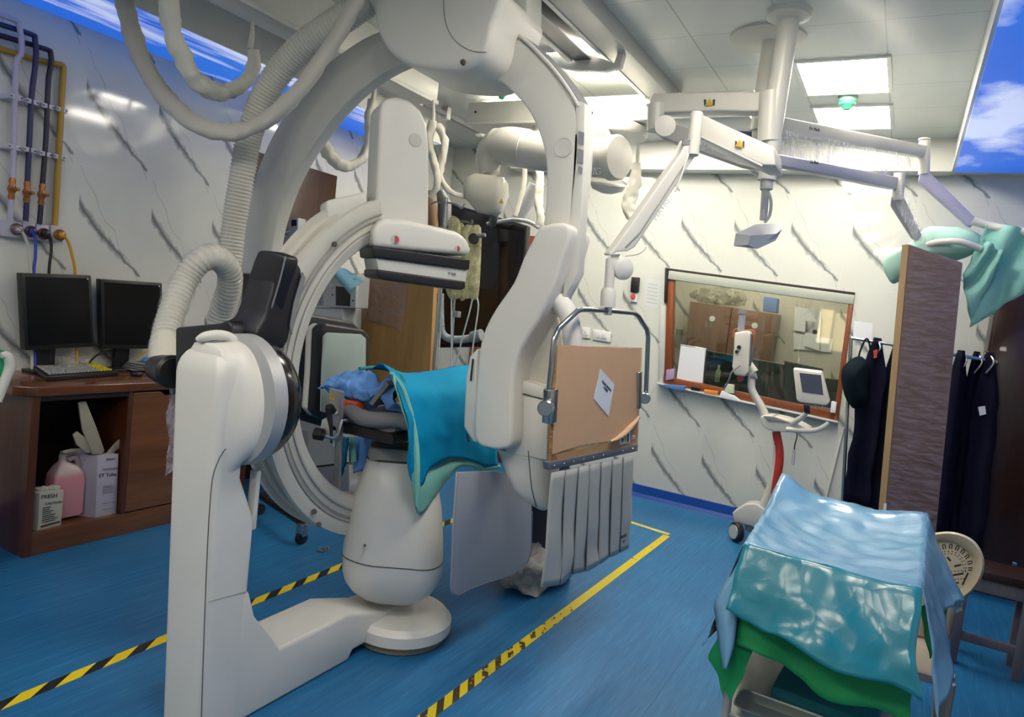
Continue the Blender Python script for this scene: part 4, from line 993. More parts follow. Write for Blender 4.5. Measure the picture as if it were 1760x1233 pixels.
link('ceiling_plate', lathe(B(), [(.0, -.02), (.16, -.02), (.178, -.012), (.178, 0)], (-.778, 3.585, ZC), (0, 0, 1), 40), M_mach2, p2)
link('pole', tube(B(), [on(1326, 65, y=3.6), on(1304, 225, y=3.6)], .042, 22), M_mach, p2)
link('swivel_block', prism(B(), [on(*q, y=3.58) for q in ((1293, 186), (1318, 190), (1314, 300), (1290, 296))], V((0, .08, 0)), .008), M_mach2, p2)
for q in ((1299, 242), (1306, 242), (1301, 220)):
    link('bolt', cyl(B(), on(*q, y=3.578), on(*q, y=3.572), .008, seg=8), M_seam, p2)
link('control_pod', prism(B(), [on(*q, y=3.62) for q in ((1265, 224), (1294, 226), (1292, 245), (1268, 238))], V((0, .06, 0)), .006), mat('pod_blue', '#5a6280', .4), p2)
# operating lamp arms wrapped in film
M_filmpanel = streakfilm('film_sheet', '#e6e8ea', (0, .6, 0), .36)
M_armw = mat('arm_lilac_white', '#b9b9c2', .35)
for (nm, lab, up_, pts, jt, dn_, yy) in (
    ('operating_light', 'upper film-wrapped lamp arm reaching right to a bluish drop link', 0, [(1338, 199), (1595, 250), (1595, 270), (1338, 232)], ((1589, 243), (1588, 300)), [(1580, 298), (1596, 294), (1680, 378), (1668, 390), (1660, 386), (1578, 312)], 3.55),
    ('operating_light', 'lower lamp arm reaching right to a grey drop link over the green cloths', 1, [(1336, 264), (1545, 304), (1545, 326), (1336, 284)], ((1546, 298), (1543, 345)), [(1532, 338), (1552, 335), (1588, 412), (1580, 418), (1566, 408), (1530, 352)], 3.30)):
    a_ = thing(nm, lab, 'lamp arm', on(pts[0][0], pts[0][1], y=yy))
    ye = 4.72 if up_ == 0 else 4.66
    pa, pb = on(pts[0][0], pts[0][1], y=yy), on(pts[1][0], pts[1][1], y=ye)
    an_ = V((pb.y-pa.y, pa.x-pb.x, 0)).normalized(); an_ = an_ if an_.y < 0 else -an_
    def LP(px, py, o=0.): return onp(px, py, pa+an_*o, an_)
    link('arm', prism(B(), [LP(*q) for q in pts], -an_*.06, .008, 3), M_mach2 if up_ == 0 else M_armw, a_)
    text('lettering', 'Dr. Mach', LP(1400, 222 if up_ == 0 else 279, .003), LP(1500, 243)-LP(1400, 223), (0, 0, 1), .022, M_ink, a_)
    y0_, yy = yy, ye
    link('pivot', tube(B(), [on(*jt[0], y=yy+.02), on(*jt[1], y=yy+.02)], .03, 18), M_mach, a_)
    link('drop_link', prism(B(), [on(*q, y=yy) for q in dn_], V((0, .06, 0)), .008, 3), mat('link_lilac', '#a3a2c0', .4) if up_ == 0 else mat('link_grey', '#8f9097', .45), a_)
    if up_ == 0:
        link('bow', tube(B(), [on(1672, 380, y=yy), on(1700, 388, y=yy), on(1740, 396, y=yy-.05), on(1790, 402, y=yy-.1)], .022, 14, True, 3), M_mach, a_)
        def fs(p, u, v): return p+V((0, .05*nz(p, 5, 2.)-.02, 0))
        link('film', grid(B(), patch([LP(1342, 225, .01), LP(1570, 268, .01), LP(1560, 308, .03), LP(1340, 272, .03)], 26, 8, fs)), M_filmpanel, a_, ang=180)
        link('cap', lathe(B(), [(.035, 0), (.03, .01), (0, .012)], on(1589, 241, y=yy+.02), (0, 0, 1), 18), M_mach, a_)
    else:
        link('bow', tube(B(), [on(1583, 425, y=yy), on(1610, 417, y=yy-.05), on(1650, 416, y=yy-.08), on(1685, 428, y=yy-.04)], .018, 14, True, 3), M_mach, a_)
        def fs(p, u, v): return p+V((0, -.02+.03*nz(p, 9, 8.), 0))
        link('film', grid(B(), patch([on(1528, 330, y=yy-.02), on(1556, 330, y=yy-.02), on(1592, 414, y=yy-.02), on(1574, 418, y=yy-.02)], 6, 14, fs)), M_filmpanel, a_, ang=180)
# lamp heads under green cloths
M_lampc = mat('mint_lamp_cloth', '#a9d2c2', .85, var=.06, bump=.3, bscale=50.)
M_lampg = mat('sea_green_cloth', '#82bab0', .85, var=.06, bump=.3, bscale=50.)
def bag(outl, y, depth, m, label, seed, amp=.02):
    pts = [on(*q, y=y) for q in smooth2d(outl, 5)]
    c = sum(pts, V((0, 0, 0)))/len(pts); rings = []
    for s, d in ((.03, -1.), (.35, -.95), (.65, -.75), (.88, -.4), (1., 0), (.9, .4), (.5, .8), (.03, 1)):
        rings.append([crumple(c+(p-c)*s+V((0, d*depth, 0)), amp, 7, seed) for p in pts])
    return solo('lamp_cover', loft(B(), rings), m, label, 'cloth cover', ang=180)
bag([(1518, 452), (1530, 432), (1560, 420), (1600, 392), (1640, 388), (1680, 402), (1690, 425), (1660, 445), (1600, 452), (1560, 465), (1535, 487)], 4.74, .13, M_lampc, 'pale mint cloth cover over the lamp head above the wrapped board', 2.)
cl = [(1672, 388), (1720, 390), (1775, 398), (1790, 470), (1760, 495), (1720, 525), (1672, 560), (1656, 545), (1648, 470), (1690, 440)]
def fcl(p, u, v): return crumple(p+V((0, .03*math.sin(u*11+v*4), 0)), .02, 6, 4.)
rows = patch([on(1690, 384, y=4.70), on(1800, 396, y=4.60), on(1800, 478, y=4.6), on(1668, 562, y=4.66)], 18, 16, fcl)
bm = grid(B(), rows, .004); grid(bm, patch([on(1690, 410, y=4.62), on(1725, 430, y=4.58), on(1672, 560, y=4.62), on(1650, 470, y=4.66)], 10, 12, fcl), .004)
solo('lamp_cover', bm, M_lampg, 'sea green cloth draped from the white lamp bow at the right edge', 'cloth cover', ang=180)
# examination light
ex = thing('examination_light', 'flat white angular examination lamp hanging below the front pole', 'lamp', on(1300, 405, y=3.33))
link('stem', tube(B(), [Z1(1318, 306), Z1(1317, 326)], .028, 16), M_mach2, ex)
link('stem_joint', tube(B(), [Z1(1316, 322), Z1(1312, 378)], .017, 14), M_mach, ex)
link('cable', tube(B(), [Z1(1319, 326), Z1(1325, 345), Z1(1323, 370), Z1(1314, 383)], .007, 8, True, 3), M_mach, ex)
top = [(1262, 400), (1300, 385), (1344, 381), (1346, 392), (1334, 408), (1306, 418)]
def EL(px, py, dz=0.): 
    return on(px, py, z=1.86)+V((0, 0, dz))
o_ = [on(*q, y=3.33+dy) for q, dy in zip(((1264, 402), (1298, 386), (1343, 383), (1345, 393), (1334, 402), (1290, 405)), (-.08, .05, .12, .05, -.02, -.12))]
lo_ = [on(*q, y=3.33+dy) for q, dy in zip(((1261, 423), (1290, 408), (1340, 398), (1333, 414), (1302, 428), (1285, 421)), (-.08, .03, .10, .0, -.06, -.12))]
link('lamp_head', loft(B(), [lo_, [a.lerp(b, .55) for a, b in zip(lo_, o_)], o_]), mat('lamp_head_white', '#b9bdc4', .35), ex, ang=20)
cc = sum(lo_, V((0, 0, 0)))/6
link('lens', prism(B(), [cc+(p-cc)*.7+V((0, 0, -.002)) for p in lo_], V((0, 0, -.004))), mat('lens_grey', '#8f98a5', .2), ex)
for i, (px, py) in enumerate(((1458, 175),)):
    pass
def smoke(px, py, z, label, s=1.):
    c = on(px, py, z=z); c.z = ZC
    r = thing('smoke_detector', label, 'smoke detector', c-V((0, 0, .08)))
    link('base', lathe(B(), [(.052*s, -.03), (.055*s, -.0), (.055*s, 0)], c, (0, 0, 1), 24), mat('detector_green_grey', '#7fa79a', .4), r)
    link('head', lathe(B(), [(.0, -.075), (.02*s, -.075), (.03*s, -.06), (.045*s, -.05), (.05*s, -.03)], c, (0, 0, 1), 24), mat('detector_green', '#48a183', .4), r)
smoke(1458, 166, ZC, 'green smoke detector between the two lit panels on the right')
smoke(864, 150, ZC, 'pale green smoke detector seen through the arch', .8)
# ------------------------------------------------------------------ desk by the left wall
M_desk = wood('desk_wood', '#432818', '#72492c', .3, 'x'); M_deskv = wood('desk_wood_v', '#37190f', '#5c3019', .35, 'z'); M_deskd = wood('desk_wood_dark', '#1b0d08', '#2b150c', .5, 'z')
DX, DZ = -3.545, .845
dk = thing('desk', 'brown wooden computer desk with an open shelf and a side door by the left wall', 'desk', (-3.8, 2.4, 0))
bm = B(); prism(bm, [V((-4.045, 1.70, DZ)), V((-3.60, 1.70, DZ)), V((DX+.012, 1.775, DZ)), V((DX+.012, 3.05, DZ)), V((-4.045, 3.05, DZ))], V((0, 0, -.05)), .008)
link('worktop', bm, wood('desk_top_wood', '#4a2817', '#7a4a2c', .22, 'y'), dk)
link('side_panel', box(B(), (-4.04, 1.76, 0), (DX, 1.80, DZ-.05), bw=.003), M_deskv, dk)
link('divider', box(B(), (-4.04, 2.235, .12), (DX, 2.26, DZ-.05), bw=.002), M_deskv, dk)
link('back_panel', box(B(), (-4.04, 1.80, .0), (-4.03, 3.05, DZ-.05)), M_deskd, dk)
link('shelf', box(B(), (-4.03, 1.80, .10), (DX-.003, 2.27, .118)), M_desk, dk)
link('plinth', box(B(), (DX-.03, 1.80, 0), (DX-.002, 3.05, .117), bw=.002), wood('plinth_wood', '#432818', '#72492c', .3, 'y'), dk)
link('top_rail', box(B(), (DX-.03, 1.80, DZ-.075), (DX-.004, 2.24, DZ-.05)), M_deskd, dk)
link('door', prism(B(), [V((DX, y, z)) for y, z in ((2.262, .125), (3.0, .125), (3.0, .76), (2.45, .76), (2.42, .785), (2.262, .787))], V((-.02, 0, 0)), .002), wood('desk_door_wood', '#4c2d1b', '#7c5030', .3, 'y'), dk)
link('side_panel', box(B(), (-4.04, 3.01, 0), (DX, 3.05, DZ-.05), bw=.003), M_deskv, dk)
# screens
M_mon = mat('monitor_black', '#17181a', .4); M_lcd = mat('lcd_black', '#0b0c0c', .22)
def monitor(q, x, label, neck):
    P4 = [on(*p, x=x) for p in q]; c = sum(P4, V((0, 0, 0)))/4
    r = thing('monitor', label, 'monitor', V((c.x-.04, c.y, DZ)))
    link('casing', prism(B(), P4, V((-.05, 0, 0)), .005, 2), M_mon, r)
    link('screen', prism(B(), [c+(p-c)*.90+V((.002, 0, .004)) for p in P4], V((-.004, 0, 0))), M_lcd, r, smooth=False)
    a = on(neck[0], neck[1], x=x-.05); b = on(neck[2], neck[1], x=x-.05)
    link('neck', box(B(), (x-.085, a.y, DZ+.01), (x-.055, b.y, c.z), bw=.004), M_mon, r)
    link('foot', box(B(), (x-.095, a.y-.06, DZ), (x+.03, b.y+.06, DZ+.014), bw=.005), M_mon, r)
    link('power_light', lathe(B(), [(.004, 0), (.004, .003), (0, .003)], P4[1]+V((.001, -.02, -.02)), (1, 0, 0), 8), M_paper, r)
monitor([(36, 470), (157, 474), (163, 596), (43, 603)], -3.93, 'left flat black screen above the keyboard on the desk', (66, 615, 96))
monitor([(173, 480), (279, 487), (279, 600), (176, 600)], -3.93, 'right flat black screen beside the film-wrapped hose', (198, 615, 223))
kb = thing('keyboard', 'black keyboard with white keys and a yellow keypad', 'keyboard', on(118, 645, z=DZ))
k4 = [on(*q, z=DZ+.002) for q in ((47, 632), (150, 626), (203, 646), (80, 656))]
link('case', prism(B(), k4, V((0, 0, .026)), .005, 2), M_blk, kb)
def kp(u, v): return (k4[0].lerp(k4[1], u)).lerp(k4[3].lerp(k4[2], u), v)+V((0, 0, .026))
M_key = mat('key_white', '#a3a3a0', .5); M_keyy = mat('key_yellow', '#d6c21d', .5)
for row in range(5):
    bmw, bmy = B(), B()
    for c_ in range(19):
        u0, v0 = .05+c_*.048, .12+row*.165
        t = bmy if c_ >= 15 and row > 0 else bmw
        prism(t, [kp(u0, v0), kp(u0+.034, v0), kp(u0+.034, v0+.12), kp(u0, v0+.12)], V((0, 0, .006)))
    link('key_row', bmw, M_key, kb, smooth=False)
    if len(bmy.verts): link('keypad_row', bmy, M_keyy, kb, smooth=False, label='yellow keypad keys')
    else: bmy.free()
c = kp(.70, .15); link('red_key', box(B(), c, c+V((.016, .016, .012))), mat('key_red', '#8d2222', .5), kb)
ms = solo('mouse', ball(B(), on(235, 643, z=DZ+.014), .03, .9, 1.25, .5), M_blk, 'black computer mouse on the desk right of the keyboard', 'mouse')
solo('clear_box', prism(B(), [on(*q, x=-4.0) for q in ((98, 612), (140, 613), (140, 635), (98, 634))], V((.08, 0, 0)), .004), clearfilm('clear_plastic', '#b8b6aa', .4, .15), 'small clear plastic box behind the keyboard under the left screen', 'box')
bm = tube(B(), [on(150, 628, x=-3.98), on(165, 612, x=-3.97), on(185, 604, x=-3.97), on(205, 606, x=-3.99)], .006, 8, True, 5)
solo('cable', bm, M_blk, 'black cable looping between the two screens', 'cable')
solo('cable', tube(B(), [on(232, 616, x=-3.97), on(248, 606, x=-3.94), on(268, 601, x=-3.93), on(285, 600, x=-3.93)], .005, 8, True, 5), mat('yellow_hose', '#c2961c', .5), 'yellow cable on the desk right of the second screen', 'cable')
solo('blue_cloth', ball(B(), on(262, 617, x=-3.90)-V((0, 0, .01)), .05, 1, 1.3, .5), mat('sky_cloth', '#4a9ac4', .8, bump=.5, bscale=40.), 'light blue crumpled cloth on the desk behind the hose', 'cloth')
for i in range(4):
    a = on(222+i*3, 634-i*3.4, x=-3.9)
    solo('paper_stack', box(B(), (-3.98, a.y, a.z-.006), (-3.85, a.y+.22, a.z), rz=.1*(i-1), bw=.002), mat('paper_grey', '#8d8f8e', .7), 'thin grey folder, %s of the pile beside the second screen' % ('lowest', 'second from below', 'third from below', 'topmost')[i], 'papers', 'folders beside the second screen')
# shelf contents
def sbox(name, q, depth, m, label, cat='box'):
    P4 = [on(*p, x=DX-.02) for p in q]; return P4
M_boxg = mat('carton_grey', '#a9aaa0', .7); M_boxl = mat('carton_lilac', '#a39fae', .7)
b1 = thing('medicine_carton', 'small open grey-white carton with black printed list on the desk shelf', 'box', on(82, 908, x=DX-.02))
q = [on(*p, x=DX-.025) for p in ((68, 848), (110, 843), (105, 903), (65, 913))]
link('carton', prism(B(), q, V((-.13, -.05, 0)), .002), M_boxg, b1)
fr = (q[1]-q[0]).normalized(); upv = (q[0]-q[3]).normalized(); nn = fr.cross(upv)
def onb(u, v, o=.0015): return q[3].lerp(q[2], u).lerp(q[0].lerp(q[1], u), v)+V((o, 0, 0))
text('lettering', 'FRESH', onb(.4, .88), fr, upv, .028, M_ink, b1)
text('lettering', 'CAUTION', onb(.6, .68), fr, upv, .018, M_ink, b1)
for k, (a, b) in enumerate(((.15, .5), (.15, .45), (.15, .6), (.15, .5), (.15, .7), (.15, .65), (.15, .8), (.15, .7))):
    y = .60-.055*k; link('print_line', prism(B(), [onb(a, y), onb(b, y), onb(b, y-.025), onb(a, y-.025)], V((.0008, 0, 0))), M_ink, b1)
link('print_bar', prism(B(), [onb(.1, .12), onb(.93, .14), onb(.93, .09), onb(.1, .07)], V((.0008, 0, 0))), mat('bar_brown', '#3c2a26', .6), b1)
bm = B()
for i in range(5): ball(bm, q[0].lerp(q[1], .15+.18*i)+V((-.04, 0, .005+.004*(i % 2))), .02, 1, .9, .8, 1)
link('tissue', bm, mat('tissue', '#b5b3ab', .8, bump=.5), b1)
b2 = thing('jerrycan', 'pink liquid in a translucent plastic can with handle on the desk shelf', 'bottle', on(120, 890, x=DX-.1))
cx, cy0 = DX-.12, on(120, 880, x=DX-.06).y
rings = [rrect(cx, cy0+dy, hx, hy, .02, z) for hx, hy, z, dy in ((.05, .072, .137, 0), (.055, .078, .15, 0), (.055, .078, .32, 0), (.052, .074, .36, 0), (.04, .05, .40, -.005), (.02, .02, .425, -.02), (.018, .018, .44, -.02))]
t = NT('pink_liquid'); sx = t.n('ShaderNodeSeparateXYZ', i_0=t.obj())
t.set(col=t.ramp(sx.outputs['Z'], [(.225, srgb('#bd808b')), (.25, srgb('#b7a3a4'))]), rough=.3, spec=.5)
link('can', loft(B(), rings), t.m, b2, ang=50)
link('cap', cyl(B(), (cx, cy0-.02, .437), (cx, cy0-.02, .465), .017, seg=16), mat('cap_white', '#b9b4b0', .5), b2)
link('grip', tube(B(), [(cx+.01, cy0+.0, .43), (cx+.01, cy0+.035, .44), (cx+.01, cy0+.055, .40), (cx+.01, cy0+.06, .35)], .014, 10, True, 4), mat('can_grip', '#b49a9b', .35), b2)
b3 = thing('tube_carton', 'tall white carton marked ET Tube holding paper packets', 'box', on(172, 888, x=DX-.02))
q = [on(*p, x=DX-.03) for p in ((168, 783), (204, 780), (200, 885), (164, 891))]
link('carton', prism(B(), q, V((-.17, -.1, .0)), .002), M_boxl, b3)
fr = (q[1]-q[0]).normalized(); upv = (q[0]-q[3]).normalized()
text('lettering', 'ET Tube', onb(.5, .67), fr, upv, .027, M_ink, b3)
text('lettering', 'ADULT', onb(.62, .92), fr, upv, .016, M_ink, b3)
for k in range(5): link('print_line', prism(B(), [onb(.3-.03*k % .1, .50-.028*k), onb(.78, .50-.028*k), onb(.78, .49-.028*k), onb(.3, .49-.028*k)], V((.0008, 0, 0))), mat('print_mid', '#6f6d7a', .6), b3)
for (a, b, y) in ((.25, .95, .78), (.25, .95, .76), (.3, .9, .22), (.3, .8, .12)): link('print_line', prism(B(), [onb(a, y), onb(b, y), onb(b, y-.008), onb(a, y-.008)], V((.0008, 0, 0))), mat('print_mid', '#6f6d7a', .6), b3)
M_pkt = mat('packet_paper', '#9c9786', .75, bump=.3)
for i, (o_, lab) in enumerate((([(135, 692), (148, 690), (166, 735), (172, 780), (160, 782), (142, 740)], 'tallest paper packet standing in the tube carton'),
    ([(126, 748), (133, 742), (150, 755), (160, 778), (150, 780), (132, 765)], 'short bent paper packet at the left of the tube carton'),
    ([(160, 724), (166, 735), (180, 775), (174, 782), (166, 780)], 'narrow paper packet behind the tallest packet'),
    ([(182, 782), (196, 766), (218, 744), (219, 758), (200, 775), (192, 783)], 'tan packet with red tip leaning right out of the tube carton'),
    ([(108, 776), (125, 772), (160, 770), (160, 774), (128, 777), (110, 780)], 'flat white strip lying across the can cap and carton'))):
    pk = solo('paper_packet', prism(B(), [on(*p, x=DX-.034-.006*i) for p in o_], V((-.012, 0, 0)), .002), M_pkt, lab, 'packet', 'packets in the tube carton')
# white and green cloth at the left edge
bm = tube(B(), [on(2, 612, x=-3.3), on(12, 612, x=-3.3), on(18, 628, x=-3.3), on(10, 650, x=-3.3), on(-6, 690, x=-3.3)], [.012, .02, .022, .02, .02], 12, True, 4)
gc = thing('green_cushion', 'green cushion with a white piped edge at far left beside the desk', 'cushion', on(-10, 680, x=-3.3))
link('piping', bm, mat('piping_white', '#c9c9c2', .7, bump=.4), gc)
bm = B(); ball(bm, on(-14, 640, x=-3.36), .10, .6, .8, 1.1); link('cover', bm, mat('green_cloth', '#0f8a5c', .8), gc)
link('support', box(B(), (-3.50, 1.35, 0), (-3.38, 1.45, .9), bw=.01), M_greyp, gc)

# ------------------------------------------------------------------ gas pipes and outlets
XP = XL+.025
pipes = [('white', '#b4aec4', [(-20, 22), (0, 26), (28, 36), (33, 46), (37, 70), (36, 95), (28, 110), (25, 200), (22, 300), (17, 378)], 'leftmost pale lilac gas pipe bending down to the outlet boxes'),
         ('navy', '#23275a', [(-20, 36), (0, 42), (56, 60), (60, 68), (62, 90), (60, 118), (57, 140), (54, 170), (50, 250), (44, 380)], 'dark navy gas pipe, second from the left of the four'),
         ('black', '#1d1d33', [(-20, 55), (0, 61), (80, 85), (87, 93), (88, 110), (84, 130), (82, 160), (79, 240), (72, 330), (68, 385)], 'blackish gas pipe beside the yellow one'),
         ('yellow', '#b08a2e', [(-20, 78), (0, 84), (60, 102), (103, 111), (109, 118), (107, 150), (104, 210), (99, 300), (94, 388)], 'rightmost mustard yellow gas pipe on the left wall')]
M_clip = mat('clip_white', '#c4c2ca', .45); M_brass = mat('brass', '#a3693c', .35, .6)
for (nm, colr, pts, lab) in pipes:
    XP = XL+{'white': .105, 'navy': .08, 'black': .052, 'yellow': .025}[nm]
    pts = [(pts[0][0]-170, pts[0][1]-52)]+pts
    r = thing('gas_pipe', lab, 'pipe', on(*pts[-1], x=XP))
    link('pipe', tube(B(), [on(*p, x=XP) for p in pts], .013 if nm != 'yellow' else .015, 10, True, 3), mat('pipe_'+nm, colr, .4), r)
    def atpy(y):
        for a, b in zip(pts[:-1], pts[1:]):
            if a[1] <= y <= b[1] and b[1] > a[1]: return a[0]+(b[0]-a[0])*(y-a[1])/(b[1]-a[1])
        return pts[-1][0]
    for y in {'white': (167, 253), 'navy': (175, 258), 'black': (183, 265), 'yellow': (189, 270)}[nm]:
        c = on(atpy(y), y, x=XP)
        bm = box(B(), (XL+.002, c.y-.028, c.z-.012), (XP+.012, c.y+.028, c.z+.012), bw=.003)
        cl_ = link('clip', bm, M_clip, r)
        for s in (-1, 1): link('clip_screw', cyl(B(), (XP+.012, c.y+s*.022, c.z), (XP+.014, c.y+s*.022, c.z), .004, seg=8), M_seam, cl_)
    if nm != 'yellow':
        y = {'white': 325, 'navy': 331, 'black': 335}[nm]; c = on(atpy(y), y, x=XP); a = on(atpy(y-19), y-19, x=XP); b = on(atpy(y+19), y+19, x=XP)
        vb = link('valve', tube(B(), [a, a.lerp(c, .3), a.lerp(c, .6), c, c.lerp(b, .4), c.lerp(b, .7), b], [.013, .016, .013, .022, .013, .016, .012], 12), M_brass, r, label='brass shut-off valve')
        link('valve_stem', cyl(B(), c+V((0, 0, 0)), c+V((.04, .012, 0)), .009, seg=10), M_brass, vb)
bx_ = [(4, 378, 38, 410), (40, 381, 61, 413), (63, 384, 85, 415), (88, 387, 110, 417)]
hoses = [('#c9c9c9', [(28, 394), (40, 402), (50, 430), (53, 475)], 'white', 'white'), ('#2f4fb0', [(53, 398), (60, 408), (61, 440), (58, 480)], 'blue', 'blue'), ('#1c1c24', [(75, 402), (86, 408), (88, 432), (84, 480)], 'black', 'black'), ('#cf9a1e', [(102, 404), (115, 412), (124, 440), (130, 485)], 'yellow', 'yellow')]
for k, ((x0, y0, x1, y1), (hc_, hp, hn, hl)) in enumerate(zip(bx_, hoses)):
    a, b = on(x0, y0, x=XL+.05), on(x1, y1, x=XL+.05)
    r = thing('gas_outlet', 'white gas outlet box holding the %s hose end' % hl, 'outlet', V((XL, (a.y+b.y)/2, b.z)))
    link('box', box(B(), (XL+.001, a.y, b.z), (XL+.05, b.y-.004, a.z), bw=.005), mat('outlet_white', '#b9b8c4', .4), r)
    c = on(*hp[0], x=XL+.052)
    sk = link('socket', lathe(B(), [(.030, 0), (.030, .008), (.022, .014), (.020, .030), (.012, .034), (.0, .034)], c, (1, 0, 0), 20), mat('socket_ring_'+hn, {'white': '#8a8088', 'blue': '#34306a', 'black': '#2a2428', 'yellow': '#b07820'}[hn], .3, .3), r)
    link('red_ring', lathe(B(), [(.028, .008), (.029, .011), (.025, .0135), (.024, .010)], c, (1, 0, 0), 20), mat('ring_red', '#7d3226', .4), sk)
    hs = solo('gas_hose', tube(B(), [on(*hp[0], x=XL+.085)]+[on(*p, x=XL+.075) for p in hp[1:]]+[on(hp[-1][0]+2, 640, x=XL+.06)], .0075, 10, True, 5), mat('hose_'+hn, hc_, .45), '%s gas hose hanging from its outlet box behind the screens' % hl, 'hose')

# ------------------------------------------------------------------ background behind the arch
M_card = mat('ply_card', '#8d6a3a', .75, var=.14, scale=4)
cbx = thing('cardboard_panel', 'tall tan packing board with torn film behind the table', 'board', on(680, 700, y=3.95))
q = [on(*p, y=3.95) for p in ((621, 470), (746, 480), (738, 660), (725, 900), (610, 900), (618, 640))]
for p in q[3:5]: p.z = .01
link('board', prism(B(), q, V((0, .07, 0)), .003), wood('ply_wood', '#8d693e', '#ad8850', .7, 'z', .5, 0.), cbx)
def ff(p, u, v): return p+V((0, -.012+.02*nz(p, 12, 3.), .02*nz(p, 10, 8.)))
rows = [[ff(on(x0+(x1-x0)*u/12, y0+(y1-y0)*u/12, y=3.94), 0, 0) for u in range(13)] for (x0, y0, x1, y1) in ((621, 480, 702, 486), (620, 495, 700, 500), (620, 510, 700, 520), (620, 525, 698, 540), (622, 545, 694, 552), (636, 548, 692, 566), (680, 560, 690, 572))]
link('torn_film', grid(B(), rows), clearfilm('torn_film', '#b9a6a0', .34, .2), cbx, ang=180)
solo('card_roll', tube(B(), [on(738, 330, y=4.0), on(744, 388, y=4.0), on(740, 520, y=3.99)], .04, 16), mat('roll_tan', '#9a7b5a', .7), 'upright brown wrapped roll beside the drip stand top', 'roll')
solo('roll_holder', tube(B(), [on(757, 330, y=4.08), on(764, 350, y=4.08), on(764, 390, y=4.08)], [.03, .05, .05], 14), mat('holder_grey', '#6b6d70', .5), 'grey round bracket behind the brown roll', 'bracket')
# drip stand with bags
iv = thing('drip_stand', 'steel drip stand with a hooked top bar behind the detector', 'drip stand', V((-2.66, 3.75, 0)))
YI = 3.75
def I(px, py, y=YI): return on(px, py, y=y)
top = I(768, 336); 
link('pole', tube(B(), [V((top.x+.075, YI, .03)), I(768, 340)], .011, 12), M_steel, iv)
link('pole', tube(B(), [I(790, 382), I(781, 520), I(776, 620)], .007, 10), M_steel, iv)
for pts in ([(768, 350), (750, 347), (741, 350), (742, 343)], [(768, 348), (785, 352), (794, 358), (798, 350)], [(778, 380), (800, 381), (812, 384), (811, 378)]):
    link('hook', tube(B(), [I(*p) for p in pts], .006, 8, True, 4), M_steel, iv)
link('base', lathe(B(), [(.07, 0), (.07, .015), (.04, .03), (.03, .06)], (top.x+.075, YI, 0), (0, 0, 1), 20), M_blk, iv)
link('clamp', box(B(), I(783, 540)-V((.02, .02, .02)), I(783, 540)+V((.03, .02, .02)), bw=.004), M_greyp, iv)
M_bagm = clearfilm('saline_bag', '#d5d3a4', .9, .2)
def ivbag(o_, y, label, seed):
    pts = smooth2d(o_, 3); P_ = [on(*p, y=y) for p in pts]; c = sum(P_, V((0, 0, 0)))/len(P_); rings = []
    for s, d in ((.05, -.03), (.6, -.026), (.9, -.014), (1, 0), (.9, .014), (.05, .025)):
        rings.append([crumple(c+(p-c)*s+V((0, d, 0)), .007, 12, seed) for p in P_])
    return solo('saline_bag', loft(B(), rings), M_bagm, label, 'drip bag', 'saline bags on the drip stand', ang=180)
ivbag([(770, 380), (790, 378), (792, 400), (795, 480), (790, 512), (772, 512), (766, 480)], 3.72, 'cloudy saline bag on the left hook, mostly behind the detector', 2.)
ivbag([(798, 392), (812, 386), (826, 392), (826, 440), (822, 510), (806, 514), (795, 505), (796, 440)], 3.74, 'yellowish saline bag in a mesh sleeve right of the detector', 4.)
ivbag([(785, 388), (800, 392), (804, 440), (802, 508), (790, 512), (782, 470)], 3.79, 'saline bag between the two others, hanging behind them', 6.)
gg = thing('pressure_gauge', 'round dark pressure gauge on the yellowish saline bag', 'gauge', I(815, 411, 3.68))
link('case', lathe(B(), [(.034, 0), (.034, .018), (.030, .022), (.028, .018)], I(815, 411, 3.69), (.3, -1, 0), 24), M_blk, gg)
link('dial', lathe(B(), [(.028, .012), (.0, .014)], I(815, 411, 3.69), (.3, -1, 0), 24), mat('dial_blue', '#7fa3ab', .3), gg)
gn = V((.3, -1, 0)).normalized(); c = I(815, 411, 3.69)+gn*.016
link('needle', prism(B(), [c, c+V((.004, 0, .02)), c+V((.007, 0, .018))], gn*.002), M_blk, gg)
link('bulb_valve', cyl(B(), I(822, 406, 3.70), I(834, 404, 3.70), .016, .012, 12), M_greyp, gg)
M_line = mat('drip_line', '#a9bcc0', .25)
for i, (pts, lab) in enumerate((([(776, 512), (776, 560), (776, 640)], 'straight drip line left of the stand pole'), ([(812, 514), (806, 540), (795, 580), (785, 620), (778, 640)], 'drip line slanting left from the yellowish bag'),
    ([(820, 512), (822, 530), (815, 580), (808, 635)], 'drip line falling to the drape from the rightmost bag'), ([(760, 505), (757, 560), (752, 650)], 'drip line furthest left beside the packing board'))):
    solo('drip_line', tube(B(), [on(*p, y=3.70+.015*i) for p in pts], .005, 8, True, 4), M_line, lab, 'tubing', 'drip lines')
    c = on(*pts[0], y=3.70+.015*i)
bh = thing('breathing_hose', 'grey corrugated breathing hose bending below the drip bags', 'hose', on(790, 585, y=3.85))
pts = [on(757, 505, y=3.85), on(757, 540, y=3.85), on(760, 572, y=3.85), on(775, 583, y=3.85), on(800, 583, y=3.85), on(818, 578, y=3.85)]
link('hose', corr('b', pts, .024, .014, .0025, M_hose, sm=8, seg=14), mat('breath_grey', '#98a1a6', .4), bh, ang=180)
link('connector', cyl(B(), on(812, 580, y=3.85), on(828, 576, y=3.85), .04, seg=16), M_greyp, bh)
